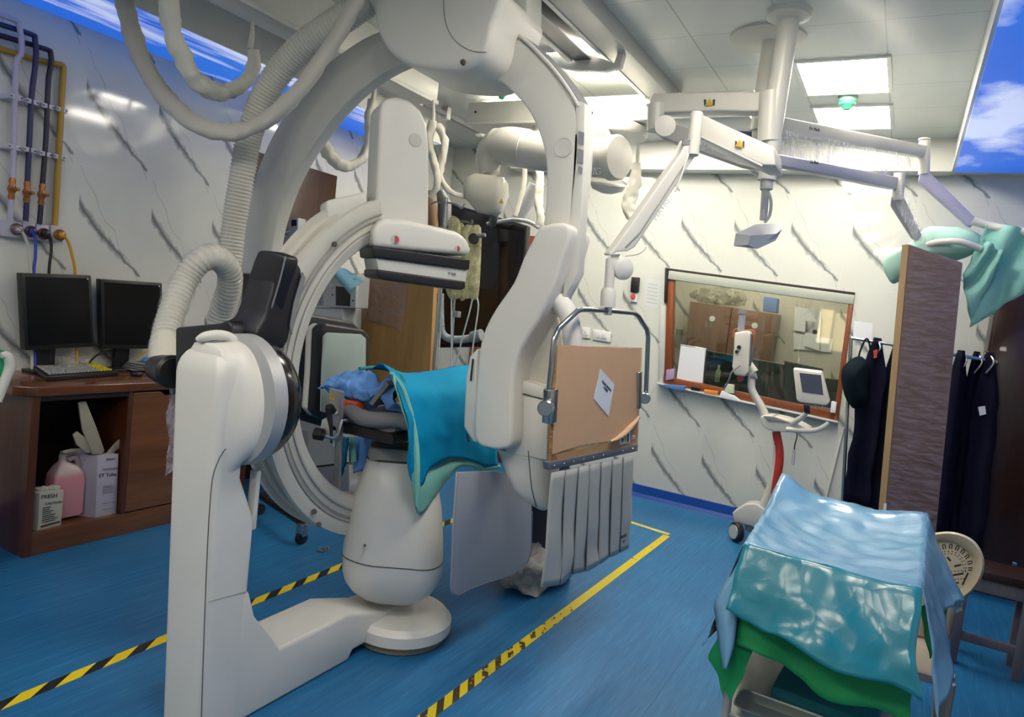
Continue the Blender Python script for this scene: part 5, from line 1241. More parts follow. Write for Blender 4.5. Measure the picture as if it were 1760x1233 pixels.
# anaesthesia workstation seen through the ring
an = thing('anaesthesia_machine', 'white anaesthesia workstation with small screen seen through the C-arm ring', 'medical cart', V((-3.6, 3.75, 0)))
YN = 3.55
def N(px, py, y=YN): return on(px, py, y=y)
M_an = mat('cart_white', '#b4b8b6', .4); M_ang = mat('cart_grey', '#8b9095', .45)
a0, a1 = N(515, 462), N(618, 470)
link('top_box', prism(B(), [N(*q) for q in ((510, 458), (614, 470), (610, 530), (510, 530))], V((-.06, .2, 0)), .006), M_an, an)
link('panel', prism(B(), [N(*q, YN-.004) for q in ((527, 488), (555, 491), (555, 525), (526, 525))], V((0, .004, 0)), .002), M_ang, an)
for k in range(4): link('louvre', prism(B(), [N(530+6*k, 494, YN-.007), N(533+6*k, 494, YN-.007), N(533+6*k, 522, YN-.007), N(530+6*k, 522, YN-.007)], V((0, .004, 0))), M_greyp, an)
link('screen_unit', prism(B(), [N(*q, YN-.02) for q in ((565, 486), (612, 492), (611, 530), (566, 528))], V((0, .03, 0)), .004), M_an, an)
link('screen', prism(B(), [N(*q, YN-.024) for q in ((577, 492), (602, 495), (601, 527), (577, 525))], V((0, .004, 0))), M_gloss, an)
for q, cc in (((571, 495), '#c9922a'), ((571, 507), '#445a68'), ((607, 517), '#3a3c40')):
    link('button', cyl(B(), N(*q, YN-.026), N(*q, YN-.02), .007, seg=10), mat('btn'+cc, cc, .4), an)
z0 = N(520, 850)
bodyq = [N(512, 530), N(590, 530), N(580, 850), N(505, 850)]
link('body', prism(B(), bodyq, V((-.1, .3, 0)), .01), M_an, an)
link('side_column', prism(B(), [N(*q, YN-.01) for q in ((512, 740), (528, 740), (524, 850), (505, 850))], V((0, .02, 0)), .004), M_ang, an)
link('drawer', prism(B(), [N(*q, YN-.02) for q in ((530, 806), (600, 798), (600, 845), (526, 850))], V((0, .02, 0)), .004), M_ang, an)
link('drawer_gap', tube(B(), [N(530, 804, YN-.02), N(600, 796, YN-.02)], .006, 6), M_blk, an)
for p in ((-3.62, 3.60), (-3.2, 3.60), (-3.62, 3.85), (-3.2, 3.85)):
    link('castor', cyl(B(), (p[0], p[1]-.015, .05), (p[0], p[1]+.015, .05), .05, seg=16), M_blk, an)
lo = min(v.z for v in bodyq)
link('base', box(B(), (-3.85, 3.54, .09), (-3.1, 3.9, max(.16, lo+.02)), bw=.01), M_ang, an)
solo('blue_towel', grid(B(), patch([N(520, 455, 3.53), N(566, 460, 3.53), N(622, 482, 3.53), N(570, 476, 3.53)], 8, 6, lambda p, u, v: p+V((0, -.03*v, .012*math.sin(u*7)))), .004), mat('towel_blue', '#a6d6e2', .85), 'pale blue towel over the edge of the workstation top', 'towel', ang=180)
bm = grid(B(), patch([N(564, 458, 3.5), N(592, 462, 3.5), N(622, 482, 3.49), N(602, 506, 3.49)], 8, 8, lambda p, u, v: p+V((0, -.02*math.sin(u*5), 0))), .004)
solo('blue_towel', bm, mat('towel_blue2', '#98d0e0', .85), 'hanging corner of a blue towel in front of the small screen', 'towel', ang=180)
bt = thing('spray_bottle', 'clear plastic bottle standing on the workstation top', 'bottle', N(575, 458, 3.68))
c = N(575, 459, 3.68); link('bottle', lathe(B(), [(.026, 0), (.028, .01), (.028, .10), (.012, .125), (.010, .135)], c, (0, 0, 1), 18), clearfilm('bottle_clear', '#ccd0d6', .6, .15), bt)
link('cap', cyl(B(), c+V((0, 0, .132)), c+V((0, 0, .165)), .011, seg=12), M_paper, bt)
rv = thing('vital_monitor', 'small white device showing behind the outer rim of the C-arm', 'medical monitor', on(500, 385, y=3.6))
link('casing', prism(B(), [on(*q, y=3.6) for q in ((497, 376), (512, 374), (512, 400), (478, 430), (478, 412), (495, 400))], V((0, .08, 0)), .008), M_an, rv)
link('screen', prism(B(), [on(*q, y=3.594) for q in ((501, 378), (509, 378), (509, 388), (501, 389))], V((0, .004, 0))), M_gloss, rv)
for i in range(4): link('cable', tube(B(), [on(498-6*i, 398+8*i, y=3.58), on(486-4*i, 402+9*i, y=3.57), on(480-1*i, 412+7*i, y=3.58)], .006, 6, True, 3), M_an, rv)
# castor and pipe bits on floor
ct = thing('equipment_trolley', 'dark low trolley base with castor behind the ring bottom', 'trolley', V((-2.9, 2.95, 0)))
c = on(517, 935, z=0); link('castor', cyl(B(), (c.x-.015, c.y, .035), (c.x+.015, c.y, .035), .035, seg=18), M_blk, ct)
link('fork', box(B(), (c.x-.03, c.y-.02, .05), (c.x+.03, c.y+.02, .12), bw=.004), M_steel, ct)
c2 = on(445, 885, z=0); link('castor', cyl(B(), (c2.x-.015, c2.y, .035), (c2.x+.015, c2.y, .035), .035, seg=18), M_blk, ct)
link('base', tube(B(), [V((c.x, c.y, .12)), V((c2.x, c2.y, .12)), V((c2.x-.05, c2.y+.2, .12))], .02, 8), M_blk, ct)
for i in range(3):
    a = on(545+5*i, 945-2*i, z=.006)
    solo('scrap_piece', tube(B(), [a, a+V((.03, .01*i, .004)), a+V((.05, -.01, 0))], .005, 6), M_greyp, 'small grey scrap on the floor under the C-arm ring', 'scrap', 'floor scraps')
# plastic bag on the floor by the curtain
def bagblob(c, rx, ry, rz, amp, seed):
    bm = B(); t = B(); bmesh.ops.create_icosphere(t, subdivisions=4, radius=1)
    for v in t.verts:
        p = V((v.co.x*rx, v.co.y*ry, max(0.0, (v.co.z+.75))*rz)); q = crumple(p+V(c), amp, 9, seed); q.z = max(q.z, c[2]+.001); v.co = q
    return join(bm, t)
pbm = clearfilm('bag_film', '#b3b0aa', 1.6, .3)
c = on(925, 1010, z=0)
solo('plastic_bag', bagblob((c.x-.05, c.y+.06, 0), .16, .26, .15, .06, 3.), pbm, 'crumpled grey plastic bag on the floor under the strip curtain', 'bag', ang=180)
solo('plastic_bag', grid(B(), patch([on(288, 660, y=1.64), on(306, 660, y=1.64), on(306, 800, y=1.64), on(286, 815, y=1.64)], 6, 10, lambda p, u, v: crumple(p, .02, 9, 3.))), clearfilm('bag_film2', '#b9b4c4', .5, .2), 'thin lilac plastic film hanging left of the white column', 'bag', ang=180)
# ------------------------------------------------------------------ back wall: small things
def Wp(px, py, o=0.): return on(px, py, y=YB-o)
def plate(name, q, o, d, m, parent, bw=.002): return link(name, prism(B(), [Wp(*p, o+d) for p in q], V((0, d-.0005, 0)), bw, 2), m, parent)
sw = thing('wall_switch', 'narrow white wall switch left of the wide switch plate', 'switch', Wp(1008, 583)); plate('plate', ((1001, 562), (1014, 564), (1014, 582), (1001, 581)), 0, .012, M_white, sw); plate('rocker', ((1005, 567), (1010, 568), (1010, 577), (1005, 577)), .012, .006, M_paper, sw)
sw = thing('wall_switch', 'wide white switch plate above the top edge of the papered shield', 'switch', Wp(1034, 588)); plate('plate', ((1019, 566), (1050, 571), (1049, 589), (1019, 584)), 0, .012, M_white, sw)
for k in range(4): plate('rocker', ((1024+5*k, 571.5+.7*k), (1028+5*k, 572+.7*k), (1028+5*k, 581+.7*k), (1024+5*k, 580.5+.7*k)), .012, .006, M_paper, sw)
it = thing('call_unit', 'black wall handset above a red call button', 'call unit', Wp(1090, 515)); plate('handset', ((1085, 476), (1098, 477), (1096, 503), (1083, 502)), 0, .04, M_blk, it, .005); plate('base', ((1083, 503), (1096, 504), (1094, 520), (1082, 518)), 0, .02, M_paper, it)
link('red_button', lathe(B(), [(.022, 0), (.02, .012), (0, .014)], Wp(1088, 510, .02), (0, -1, 0), 18), mat('button_red', '#c23a34', .4), it)
nt_ = thing('wall_notice', 'white printed notice taped between the handset and the window', 'notice', Wp(1122, 525)); plate('sheet', ((1110, 479), (1136, 484), (1131, 529), (1106, 524)), 0, .002, mat('notice_paper', '#c3c7c8', .6), nt_, 0)
for k in range(6): plate('text_line', ((1113-k*.4, 487+6.3*k), (1131-k*.4, 490.5+6.3*k), (1131-k*.4, 491.3+6.3*k), (1113-k*.4, 487.9+6.3*k)), .002, .001, mat('print_pale', '#8f9aa0', .6), nt_, 0)
nt_ = thing('wall_notice', 'pale paper sheets on the wall right of the window, above the aprons', 'notice', Wp(1490, 580)); plate('sheet', ((1468, 552), (1500, 556), (1498, 590), (1466, 584)), 0, .002, M_paper, nt_, 0)
# along the sill
def sillp(px, py, y): return on(px, py, y=y)
YS = YB-.03
wb = thing('whiteboard', 'small framed whiteboard leaning inside the window at the left', 'board', on(1185, 650, y=YB+.03))
q = [on(*p, y=YB+.035) for p in ((1169, 592), (1214, 599), (1209, 661), (1161, 653))]; c = sum(q, V((0, 0, 0)))/4
link('frame', prism(B(), q, V((0, .01, 0)), .003), M_steel, wb); link('surface', prism(B(), [c+(p-c)*.93+V((0, -.002, 0)) for p in q], V((0, .004, 0))), M_paper, wb)
def small(name, q, y, d, m, label, cat, bw=.003, **k): return solo(name, prism(B(), [on(*p, y=y) for p in q], V((0, d, 0)), bw), m, label, cat, **k)
sb = small('small_carton', ((1145, 636), (1158, 634), (1157, 652), (1144, 654)), YB-.03, .03, mat('carton_violet', '#a58fb4', .6), 'small violet and white carton at the left end of the window sill', 'box')
small('blue_tray', ((1140, 661), (1177, 664), (1174, 672), (1142, 667)), YB-.09, .06, mat('tray_blue', '#4a78b4', .5), 'flat blue tray hanging over the left sill edge', 'tray')
small('black_case', ((1188, 664), (1202, 667), (1201, 673), (1187, 671)), YB-.06, .04, M_blk, 'small black case on the sill right of the blue tray', 'case')
small('orange_case', ((1210, 670), (1233, 673), (1232, 680), (1209, 677)), YB-.06, .04, mat('orange_case', '#d9822a', .5), 'orange case on the window sill', 'case')
small('white_cloth', ((1240, 672), (1260, 680), (1272, 690), (1250, 687), (1236, 682)), YB-.06, .05, M_paper, 'white folded wipe on the sill beside the orange case', 'cloth')
small('white_cloth', ((1246, 660), (1261, 662), (1261, 677), (1245, 675)), YB-.05, .04, mat('green_tint_paper', '#b4c0a8', .6), 'upright folded pale green wipe on the sill behind the stand arm', 'cloth')
bt = thing('spray_bottle', 'small green-white bottle standing inside the window beside the whiteboard', 'bottle', on(1232, 656, y=YB+.05))
c = on(1232, 657, y=YB+.08); link('bottle', lathe(B(), [(.018, 0), (.02, .01), (.02, .09), (.008, .115)], c, (0, 0, 1), 16), mat('bottle_mint', '#a9bfae', .4), bt); link('cap', cyl(B(), c+V((0, 0, .112)), c+V((0, 0, .14)), .009, seg=10), M_paper, bt)
wbx = small('small_carton', ((1429, 690), (1438, 692), (1436, 711), (1427, 709)), YB-.04, .04, M_paper, 'white little carton at the right end of the window sill', 'box')
# control room things
cu = thing('wall_cupboard', 'brown wooden wall cupboard seen through the control window', 'cupboard', on(1250, 620, y=7.4))
q = [on(*p, y=7.35) for p in ((1186, 518), (1334, 540), (1318, 634), (1178, 606))]
link('door', prism(B(), [q[0], q[0].lerp(q[1], .495), q[3].lerp(q[2], .495), q[3]], V((0, .02, 0)), .003), wood('cupboard_wood', '#634a3b', '#836553', .4, 'z'), cu)
link('door', prism(B(), [q[0].lerp(q[1], .505), q[1], q[2], q[3].lerp(q[2], .505)], V((0, .02, 0)), .003), wood('cupboard_wood', '#634a3b', '#836553', .4, 'z'), cu)
link('body', prism(B(), [p+V((0, .021, 0)) for p in q], V((0, .32, 0)), .003), wood('cupboard_wood', '#634a3b', '#836553', .4, 'z'), cu)
for p in ((1224, 548), (1297, 560)): link('sticker', lathe(B(), [(.03, 0), (.03, .002), (0, .002)], on(*p, y=7.348), (0, -1, 0), 20), M_paper, cu)
for p in ((1213, 553), (1222, 556)): link('key', prism(B(), [on(p[0], p[1], y=7.345), on(p[0]+2, p[1], y=7.345), on(p[0]+1, p[1]+9, y=7.345), on(p[0]-1, p[1]+9, y=7.345)], V((0, .004, 0))), M_steel, cu)
cb_ = small('blue_carton', ((1313, 510), (1336, 513), (1334, 538), (1311, 535)), 7.4, .15, mat('carton_blue', '#5a78b0', .5), 'blue and white carton on top of the wall cupboard', 'box')
bg = on(1235, 505, y=7.5); solo('plastic_bag', bagblob((bg.x, bg.y, on(1235, 524, y=7.5).z+.005), .28, .1, .10, .05, 5.), clearfilm('bag_film3', '#aaa794', .6, .25), 'crumpled clear bag on the wall cupboard', 'bag', ang=180)
M_dmon = mat('screen_back', '#3c4443', .4)
for i, (q, lab) in enumerate((([(1213, 602), (1322, 622), (1318, 690), (1208, 668)], 'wide dark greenish screen behind the whiteboard in the control room'), ([(1323, 622), (1358, 628), (1356, 690), (1320, 690)], 'narrow dark screen in the middle of the control desk'), ([(1348, 620), (1414, 634), (1412, 700), (1345, 690)], 'tall dark screen behind the tilted touch panel'), ([(1418, 650), (1452, 654), (1446, 705), (1414, 700)], 'dark screen at the right end of the control desk'))):
    r = thing('control_screen', lab, 'monitor', on(*q[3], y=6.3))
    P4 = [on(*p, y=6.3+.05*(i % 2)) for p in q]; c = sum(P4, V((0, 0, 0)))/4
    link('casing', prism(B(), P4, V((0, .05, 0)), .004), M_dmon, r); link('screen', prism(B(), [c+(p-c)*.92+V((0, -.002, 0)) for p in P4], V((0, .003, 0))), mat('screen_teal', '#2c3e42', .15), r)
ds = solo('control_desk', box(B(), (-2.0, 6.1, 0), (.4, 6.7, .90), bw=.01), mat('desk_dark', '#3a3d3c', .5), 'dark control desk carrying the row of screens', 'desk')
wp_ = thing('wall_notice', 'white paper sheets pinned on the control room wall at the right', 'notice', on(1390, 570, y=7.68))
for q in (((1366, 527), (1410, 535), (1404, 575), (1364, 568)), ((1386, 530), (1412, 536), (1408, 603), (1382, 595)), ((1364, 572), (1432, 583), (1428, 606), (1364, 600))):
    link('sheet', prism(B(), [on(*p, y=7.66+.006*(q[0][0] % 5)) for p in q], V((0, .002, 0))), M_paper, wp_)
solo('wall_box', prism(B(), [on(*p, y=7.6) for p in ((1162, 565), (1172, 567), (1168, 600), (1158, 597))], V((0, .05, 0)), .004), mat('box_olive', '#7d7a66', .5), 'dull olive box on the control room wall left of the cupboard', 'box')

# ------------------------------------------------------------------ injector on a wheeled stand
YJ = 5.15
ij = thing('contrast_injector', 'white wheeled injector stand with red wrapped column and tilted touch panel', 'medical stand', V((-.72, YJ, 0)))
def J(px, py, y=YJ): return on(px, py, y=y)
M_redf = mat('red_wrap', '#c0392b', .35, var=.12, bump=.3, bscale=40.)
link('column', tube(B(), [J(1297, 900), J(1318, 860), J(1334, 800), J(1335, 745)], [.05, .035, .028, .026], 14, True, 3), mat('stand_white', '#c4c2b8', .4), ij)
link('red_wrap', tube(B(), [J(1326, 848), J(1335, 815), J(1339, 780), J(1334, 742)], [.030, .034, .033, .028], 14, True, 4), M_redf, ij)
link('foot', prism(B(), [J(*q, YJ-.05) for q in ((1258, 882), (1282, 866), (1300, 866), (1350, 900), (1350, 935), (1290, 905), (1262, 900))], V((0, .12, 0)), .012), mat('stand_white', '#c4c2b8', .4), ij)
link('castor_fork', prism(B(), [J(*q, YJ-.03) for q in ((1280, 895), (1296, 898), (1294, 918), (1280, 912))], V((0, .04, 0)), .004), M_greyp, ij)
c = J(1266, 909, YJ-.06); cw = link('castor', cyl(B(), (c.x-.012, c.y-.02, .07), (c.x+.02, c.y+.012, .07), .07, seg=24, bw=.008), M_blk, ij)
link('hub', cyl(B(), (c.x-.018, c.y-.026, .07), (c.x-.006, c.y-.014, .07), .05, seg=20), M_an, cw)
c3 = V((-.45, 5.2, 0)); cw = link('castor', cyl(B(), (c3.x-.015, c3.y, .07), (c3.x+.015, c3.y, .07), .07, seg=24, bw=.008), M_blk, ij)
tr4 = [(1308, 716), (1330, 716), (1362, 725), (1385, 736), (1388, 742), (1345, 743), (1318, 738), (1309, 728)]
link('tray', prism(B(), [J(*q, YJ-.10) for q in smooth2d(tr4, 3)], V((0, .22, 0)), .008), mat('stand_white', '#c4c2b8', .4), ij)
link('tray_mat', prism(B(), [J(*q, YJ-.108) for q in ((1312, 715), (1330, 716), (1358, 727), (1320, 724))], V((0, .22, 0)), .004), M_greyp, ij)
link('handle', tube(B(), [J(1352, 738, YJ-.1), J(1385, 741, YJ-.12), J(1408, 738, YJ-.14), J(1424, 727, YJ-.14)], [.016, .018, .017, .012], 12, True, 4), M_mach2, ij)
link('head_arm', tube(B(), [J(1316, 718), J(1309, 700), J(1293, 672), J(1292, 652), J(1294, 640)], [.03, .028, .026, .026, .026], 14, True, 3), mat('stand_white', '#c4c2b8', .4), ij)
link('arm_collar', tube(B(), [J(1290, 648), J(1299, 645)], .03, 14), M_greyp, ij)
link('head_arm', tube(B(), [J(1297, 640), J(1284, 622), J(1268, 606)], [.028, .028, .022], 14), mat('stand_white', '#c4c2b8', .4), ij)
q = [(1262, 572), (1285, 568), (1289, 575), (1286, 640), (1280, 648), (1262, 645), (1258, 630), (1261, 600)]
link('injector_head', prism(B(), [J(*p, YJ-.07) for p in q], V((.0, .12, 0)), .012, 3), mat('stand_white', '#c4c2b8', .4), ij)
link('dark_edge', prism(B(), [J(*p, YJ-.05) for p in ((1286, 572), (1292, 575), (1290, 628), (1286, 632))], V((0, .1, 0)), .004), mat('edge_dark', '#4b5260', .4), ij)
for p, r in (((1270, 597), .014), ((1266, 605), .012)): link('knob', cyl(B(), J(*p, YJ-.085), J(*p, YJ-.07), r, seg=12), M_blk, ij)
link('syringe', cyl(B(), J(1273, 570), J(1277, 536), .024, seg=16), mat('syringe_smoke', '#8a8d9a', .2), ij)
link('syringe_cap', cyl(B(), J(1276, 540), J(1277, 533), .030, seg=16), M_greyp, ij)
link('tube_line', tube(B(), [J(1288, 610), J(1294, 590), J(1296, 570), J(1286, 568), J(1264, 566), J(1260, 580)], .005, 8, True, 4), mat('line_orange', '#c2562a', .4), ij)
link('red_knob', lathe(B(), [(.022, 0), (.024, .01), (.018, .02), (0, .022)], J(1273, 650, YJ-.03), (0, -1, -.2), 16), mat('knob_red', '#b32f2f', .4), ij)
link('cable', tube(B(), [J(1272, 628, YJ-.09), J(1258, 640, YJ-.1), J(1252, 655, YJ-.08), J(1245, 668, YJ)], .006, 8, True, 4), M_greyp, ij)
q = [(1363, 634), (1412, 640), (1426, 692), (1420, 698), (1374, 692), (1369, 688)]
tpn = link('touch_panel', prism(B(), [J(*p, YJ-.22) for p in q], V((0, .05, .01)), .008, 3), mat('panel_cream', '#cbc9bf', .4), ij)
link('screen', prism(B(), [J(*p, YJ-.224) for p in ((1374, 641), (1411, 645), (1415, 679), (1379, 674))], V((0, .006, 0))), mat('panel_screen', '#454b5c', .2), tpn)
link('panel_arm', tube(B(), [J(1362, 728, YJ-.1), J(1378, 718, YJ-.14), J(1388, 708, YJ-.16)], [.02, .018, .015], 12), M_mach2, ij)
link('panel_bracket', prism(B(), [J(*p, YJ-.18) for p in ((1381, 696), (1392, 697), (1392, 712), (1382, 710))], V((0, .03, 0)), .004), M_blk, ij)
hp = thing('hand_switch', 'white hand switch dangling on a cord under the injector tray', 'switch', J(1362, 790))
link('cord', tube(B(), [J(1368, 742), J(1370, 750), J(1366, 765), J(1365, 775)], .004, 8, True, 3), M_blk, hp)
link('grip', tube(B(), [J(1365, 773), J(1363, 795), J(1362, 800)], [.009, .011, .009], 10), M_paper, hp)

# ------------------------------------------------------------------ aprons on a rack
YR = 5.25
rk = thing('apron_rack', 'metal garment rail by the back wall carrying the navy aprons', 'rack', V((.1, YR, 0)))
ra, rb_ = on(1463, 581, y=YR), on(1712, 622, y=YR)
link('rail', tube(B(), [ra, rb_], .012, 10), M_steel, rk)
link('bracket', tube(B(), [ra, ra+V((0, .36, 0))], .010, 8), M_steel, rk); link('bracket', tube(B(), [rb_, rb_+V((0, .36, 0))], .010, 8), M_steel, rk)
link('post', tube(B(), [ra, V((ra.x+.14, YR, 0))], .012, 10), M_steel, rk)
M_apr = mat('apron_navy', '#070b20', .85, var=.15, bump=.3, bscale=30., spec=.15); M_apg = mat('apron_teal', '#07161f', .85, var=.15, bump=.3, bscale=30., spec=.15)
def apron(px_top, py_top, wl, wr, zb, dx, label, m, seed, dy=0.):
    y = YR+dy; t = on(px_top, py_top, y=y); r = thing('lead_apron', label, 'apron', V((t.x, y, zb)), 'navy lead aprons on the rail')
    rows = []
    for j in range(22):
        v = j/21; z = t.z+.035-(t.z+.035-zb)*v; sh = min(1, .30+v*3.2) if v < .22 else 1.
        ring = []
        for k in range(24):
            a = 2*math.pi*k/24; x = math.cos(a)*(.5*(wl+wr))*sh + (wr-wl)/2*sh; yy = math.sin(a)*(.035+.01*math.sin(a*3+v*2+seed))
            ring.append(crumple(V((t.x+x+dx*v, y+yy+.018*math.sin(x*40+seed), z)), .014*(.3+v), 5, seed))
        rows.append(ring)
    link('apron', loft(B(), rows), m, r, ang=180)
    link('hanger', tube(B(), [t+V((0, -.03, -.10)), t+V((.03, -.045, -.03)), t+V((.01, -.01, .015)), t+V((-.004, .0, .03)), t+V((-.02, .01, .01))], .006, 8, True, 4), M_steel, r)
    return r
for i, (px, py, wl, wr, zb, dx, lab) in enumerate(((1506, 590, .07, .09, .42, .02, 'long navy apron with an orange mark at the collar, left of the wrapped board'), (1540, 600, .06, .06, .40, .03, 'navy apron mostly hidden behind the left edge of the wrapped board'),
    (1652, 612, .08, .06, .18, .06, 'navy apron directly right of the wrapped board'), (1678, 614, .06, .06, .2, .07, 'navy apron with a small white tag'), (1698, 614, .06, .08, .2, .07, 'navy apron furthest right beside the dark wood'))):
    r = apron(px, py, wl, wr, zb, dx, lab, M_apr, i*2.+1, .03*(i % 2))
    if i == 0: link('collar_mark', prism(B(), [on(*q, y=YR-.045) for q in ((1501, 603), (1508, 600), (1507, 615), (1502, 616))], V((0, .004, 0))), mat('mark_orange', '#b0402a', .5), r)
    if i == 3: link('tag', prism(B(), [on(*q, y=YR-.055) for q in ((1681, 700), (1693, 698), (1695, 712), (1684, 715))], V((0, .004, 0))), M_paper, r)
sv = thing('thyroid_shield', 'bundled dark teal vest hanging at the left end of the apron rail', 'apron', on(1470, 690, y=YR))
pts = [on(*q, y=YR-.06) for q in smooth2d([(1447, 640), (1462, 620), (1482, 614), (1492, 640), (1490, 685), (1476, 700), (1460, 690), (1447, 662)], 4)]
c = sum(pts, V((0, 0, 0)))/len(pts); rings = []
for s, d in ((.05, -.08), (.55, -.07), (.9, -.03), (1, 0), (.9, .03), (.4, .05), (.05, .05)): rings.append([crumple(c+(p-c)*s+V((0, d, 0)), .025, 9, 4.) for p in pts])
link('vest', loft(B(), rings), M_apg, sv, ang=180)
link('loop', tube(B(), [on(*q, y=YR-.03) for q in ((1472, 640), (1478, 605), (1490, 582), (1496, 605), (1492, 630))], .006, 8, True, 4), M_apg, sv)

# ------------------------------------------------------------------ wrapped board standing in front of the aprons
bd = thing('wrapped_board', 'tall brown cardboard board wrapped in clear film, standing before the aprons', 'board', on(1555, 900, y=4.5))
q = [on(*p, y=4.5) for p in ((1563, 420), (1655, 452), (1612, 880), (1520, 900))]
dwn = (q[3]-q[0]).normalized(); q[3] = q[3]+dwn*((.004-q[3].z)/dwn.z); dw2 = (q[2]-q[1]).normalized(); q[2] = q[2]+dw2*((.004-q[2].z)/dw2.z)
e = V((-.034, .05, 0))
link('board', prism(B(), q, e, .004), mat('board_brown', '#59453a', .5, var=.08, scale=5), bd)
link('side_edge', prism(B(), [q[0]+V((-.001, -.001, 0)), q[0]+e*1.01, q[3]+e*1.01, q[3]+V((-.001, -.001, 0))], V((-.002, -.002, 0))), mat('edge_tan', '#8f7654', .7), bd, label='tan cut edge of the board')
def fw(p, u, v): return p+V((0, -.008+.006*nz(p, 16, 2.), 0))
t = NT('tight_film'); v = t.obj(); n = t.noise(t.mapping(v, (9, 9, 40), rot=(0, .5, 0)), 1., 5, .7)
t.set(col=srgb('#a99cae'), rough=.1, alpha=t.ramp(n, [(.40, (.06,)*3), (.60, (.34,)*3)])); t.bump(n, .8, .02)
link('film', grid(B(), patch(q, 20, 40, fw)), t.m, bd, ang=180)
link('label', prism(B(), [on(*p, y=4.49) for p in ((1519, 866), (1524, 866), (1523, 877), (1518, 877))], V((0, .003, 0))), M_paper, bd)

# ------------------------------------------------------------------ draped instrument trolley
tt = thing('instrument_trolley', 'white tubular instrument trolley under blue and green drapes, near right', 'trolley', (-.1, 2.6, 0))
ZTt = .845
tlc, trc, brc, blc = V((-.36, 3.04, ZTt)), V((.165, 3.0, ZTt)), V((.13, 2.10, ZTt)), V((-.325, 2.13, ZTt))
M_trl = mat('trolley_white', '#9a9d98', .4)
for p, nm in ((tlc, 0), (trc, 0), (brc, 0), (blc, 0)):
    pi_ = p.lerp((tlc+brc)/2, .06); link('leg', tube(B(), [V((pi_.x, pi_.y, .06)), V((pi_.x, pi_.y, ZTt-.07))], .013, 12), M_trl, tt)
    link('castor', cyl(B(), (pi_.x-.012, pi_.y, .035), (pi_.x+.012, pi_.y, .035), .035, seg=16), M_blk, tt)
link('shelf', prism(B(), [p.lerp((tlc+brc)/2, .05)-V((0, 0, .50)) for p in (tlc, trc, brc, blc)], V((0, 0, -.02)), .006), mat('shelf_steel', '#8f938f', .35, .3), tt)
link('top_plate', prism(B(), [p.lerp((tlc+brc)/2, .05)-V((0, 0, .065)) for p in (tlc, trc, brc, blc)], V((0, 0, -.02)), .006), M_trl, tt)
def edge(u, v):
    a = tlc.lerp(trc, u); b = blc.lerp(brc, u); return a.lerp(b, v)
def glossy_cloth(name, c1, c2):
    t = NT(name); v = t.obj(); n = t.noise(v, 2.4, 3)
    t.set(col=t.mix(n, srgb(c1), srgb(c2)), rough=.22, spec=.55); 
    wv = t.n('ShaderNodeMix', data_type='VECTOR', i_0=.12); nzv = t.n('ShaderNodeTexNoise', i_Vector=v, i_Scale=5., i_Detail=3.)
    t.put(wv.inputs[4], v); t.put(wv.inputs[5], nzv.outputs[1])
    v1 = t.n('ShaderNodeTexVoronoi', i_Vector=wv.outputs[1], i_Scale=11.).outputs[0]; v2 = t.n('ShaderNodeTexVoronoi', i_Vector=wv.outputs[1], i_Scale=27.).outputs[0]
    t.bump(t.math('ADD', v1, t.math('MULTIPLY', v2, .35)), .11, .03); return t.m
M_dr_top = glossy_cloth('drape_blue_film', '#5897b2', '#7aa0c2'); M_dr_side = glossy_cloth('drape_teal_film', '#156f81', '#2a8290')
M_green = mat('green_drape', '#0b8a4c', .75, var=.14, scale=4, bump=.3, bscale=180.)
# top and far part of the blue drape: hammocked between raised rails
def topz(u, v):
    e_ = min(u, 1-u, v, 1-v)
    sag = -.055*(math.sin(math.pi*u)**.7)*(math.sin(math.pi*v)**.5)
    c_ = .055*math.exp(-((u-.0)**2+(v-.0)**2)/.03)+.03*math.exp(-((u-1)**2+(v-0)**2)/.03)+.01*math.exp(-((u-1)**2+(v-1)**2)/.03)
    return .03+sag+c_
rows = []
for j in range(41):
    v = j/40
    rows.append([crumple(edge(i/30, v)+V((0, 0, topz(i/30, v)+.007*nz(V((i/30*3, v*5, 0)), 2.2, 1.))), .005, 14, 3.) for i in range(31)])
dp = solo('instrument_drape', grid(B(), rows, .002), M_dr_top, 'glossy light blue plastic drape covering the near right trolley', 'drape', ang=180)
def fall(name, e0, e1, low0, low1, out, m, amp, seed, nu=26, nv=22, z0=.0, hemf=None, par=None, fold=.02):
    rows = []
    for j in range(nv+1):
        v = j/nv; r = []
        for i in range(nu+1):
            u = i/nu; a = V(e0).lerp(V(e1), u); uu = u
            a = a+V((0, 0, topz_edge(e0, e1, u))); b = V(low0).lerp(V(low1), u)
            if hemf: b = b+V((0, 0, hemf(u)))
            p = a.lerp(b, v)+V(out)*(math.sin(math.pi*v*.5)**.6*.02)+V(out)*(fold*v*math.sin(u*9+seed))
            r.append(crumple(p, amp*(.15+v), 7, seed))
        rows.append(r)
    return link(name, grid(B(), rows, .002), m, par, ang=180)
def topz_edge(e0, e1, u):
    k = [i for i, c in enumerate((tlc, trc, brc, blc)) if (c-V(e0)).length < 1e-6][0]; l = [i for i, c in enumerate((tlc, trc, brc, blc)) if (c-V(e1)).length < 1e-6][0]
    uv = ((0, 0), (1, 0), (1, 1), (0, 1)); a, b = uv[k], uv[l]; x, y = a[0]+(b[0]-a[0])*u, a[1]+(b[1]-a[1])*u
    return topz(x, y)+.007*nz(V((x*3, y*5, 0)), 2.2, 1.)
H = {}
def low(px, py, y): return on(px, py, y=y)
# near side
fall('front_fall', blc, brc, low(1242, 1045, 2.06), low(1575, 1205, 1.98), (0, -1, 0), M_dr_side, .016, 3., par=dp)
# left side
fall('left_fall', tlc, blc, on(1282, 985, y=2.95), on(1234, 1120, y=2.12), (-1, 0, 0), M_dr_top, .018, 5., par=dp)
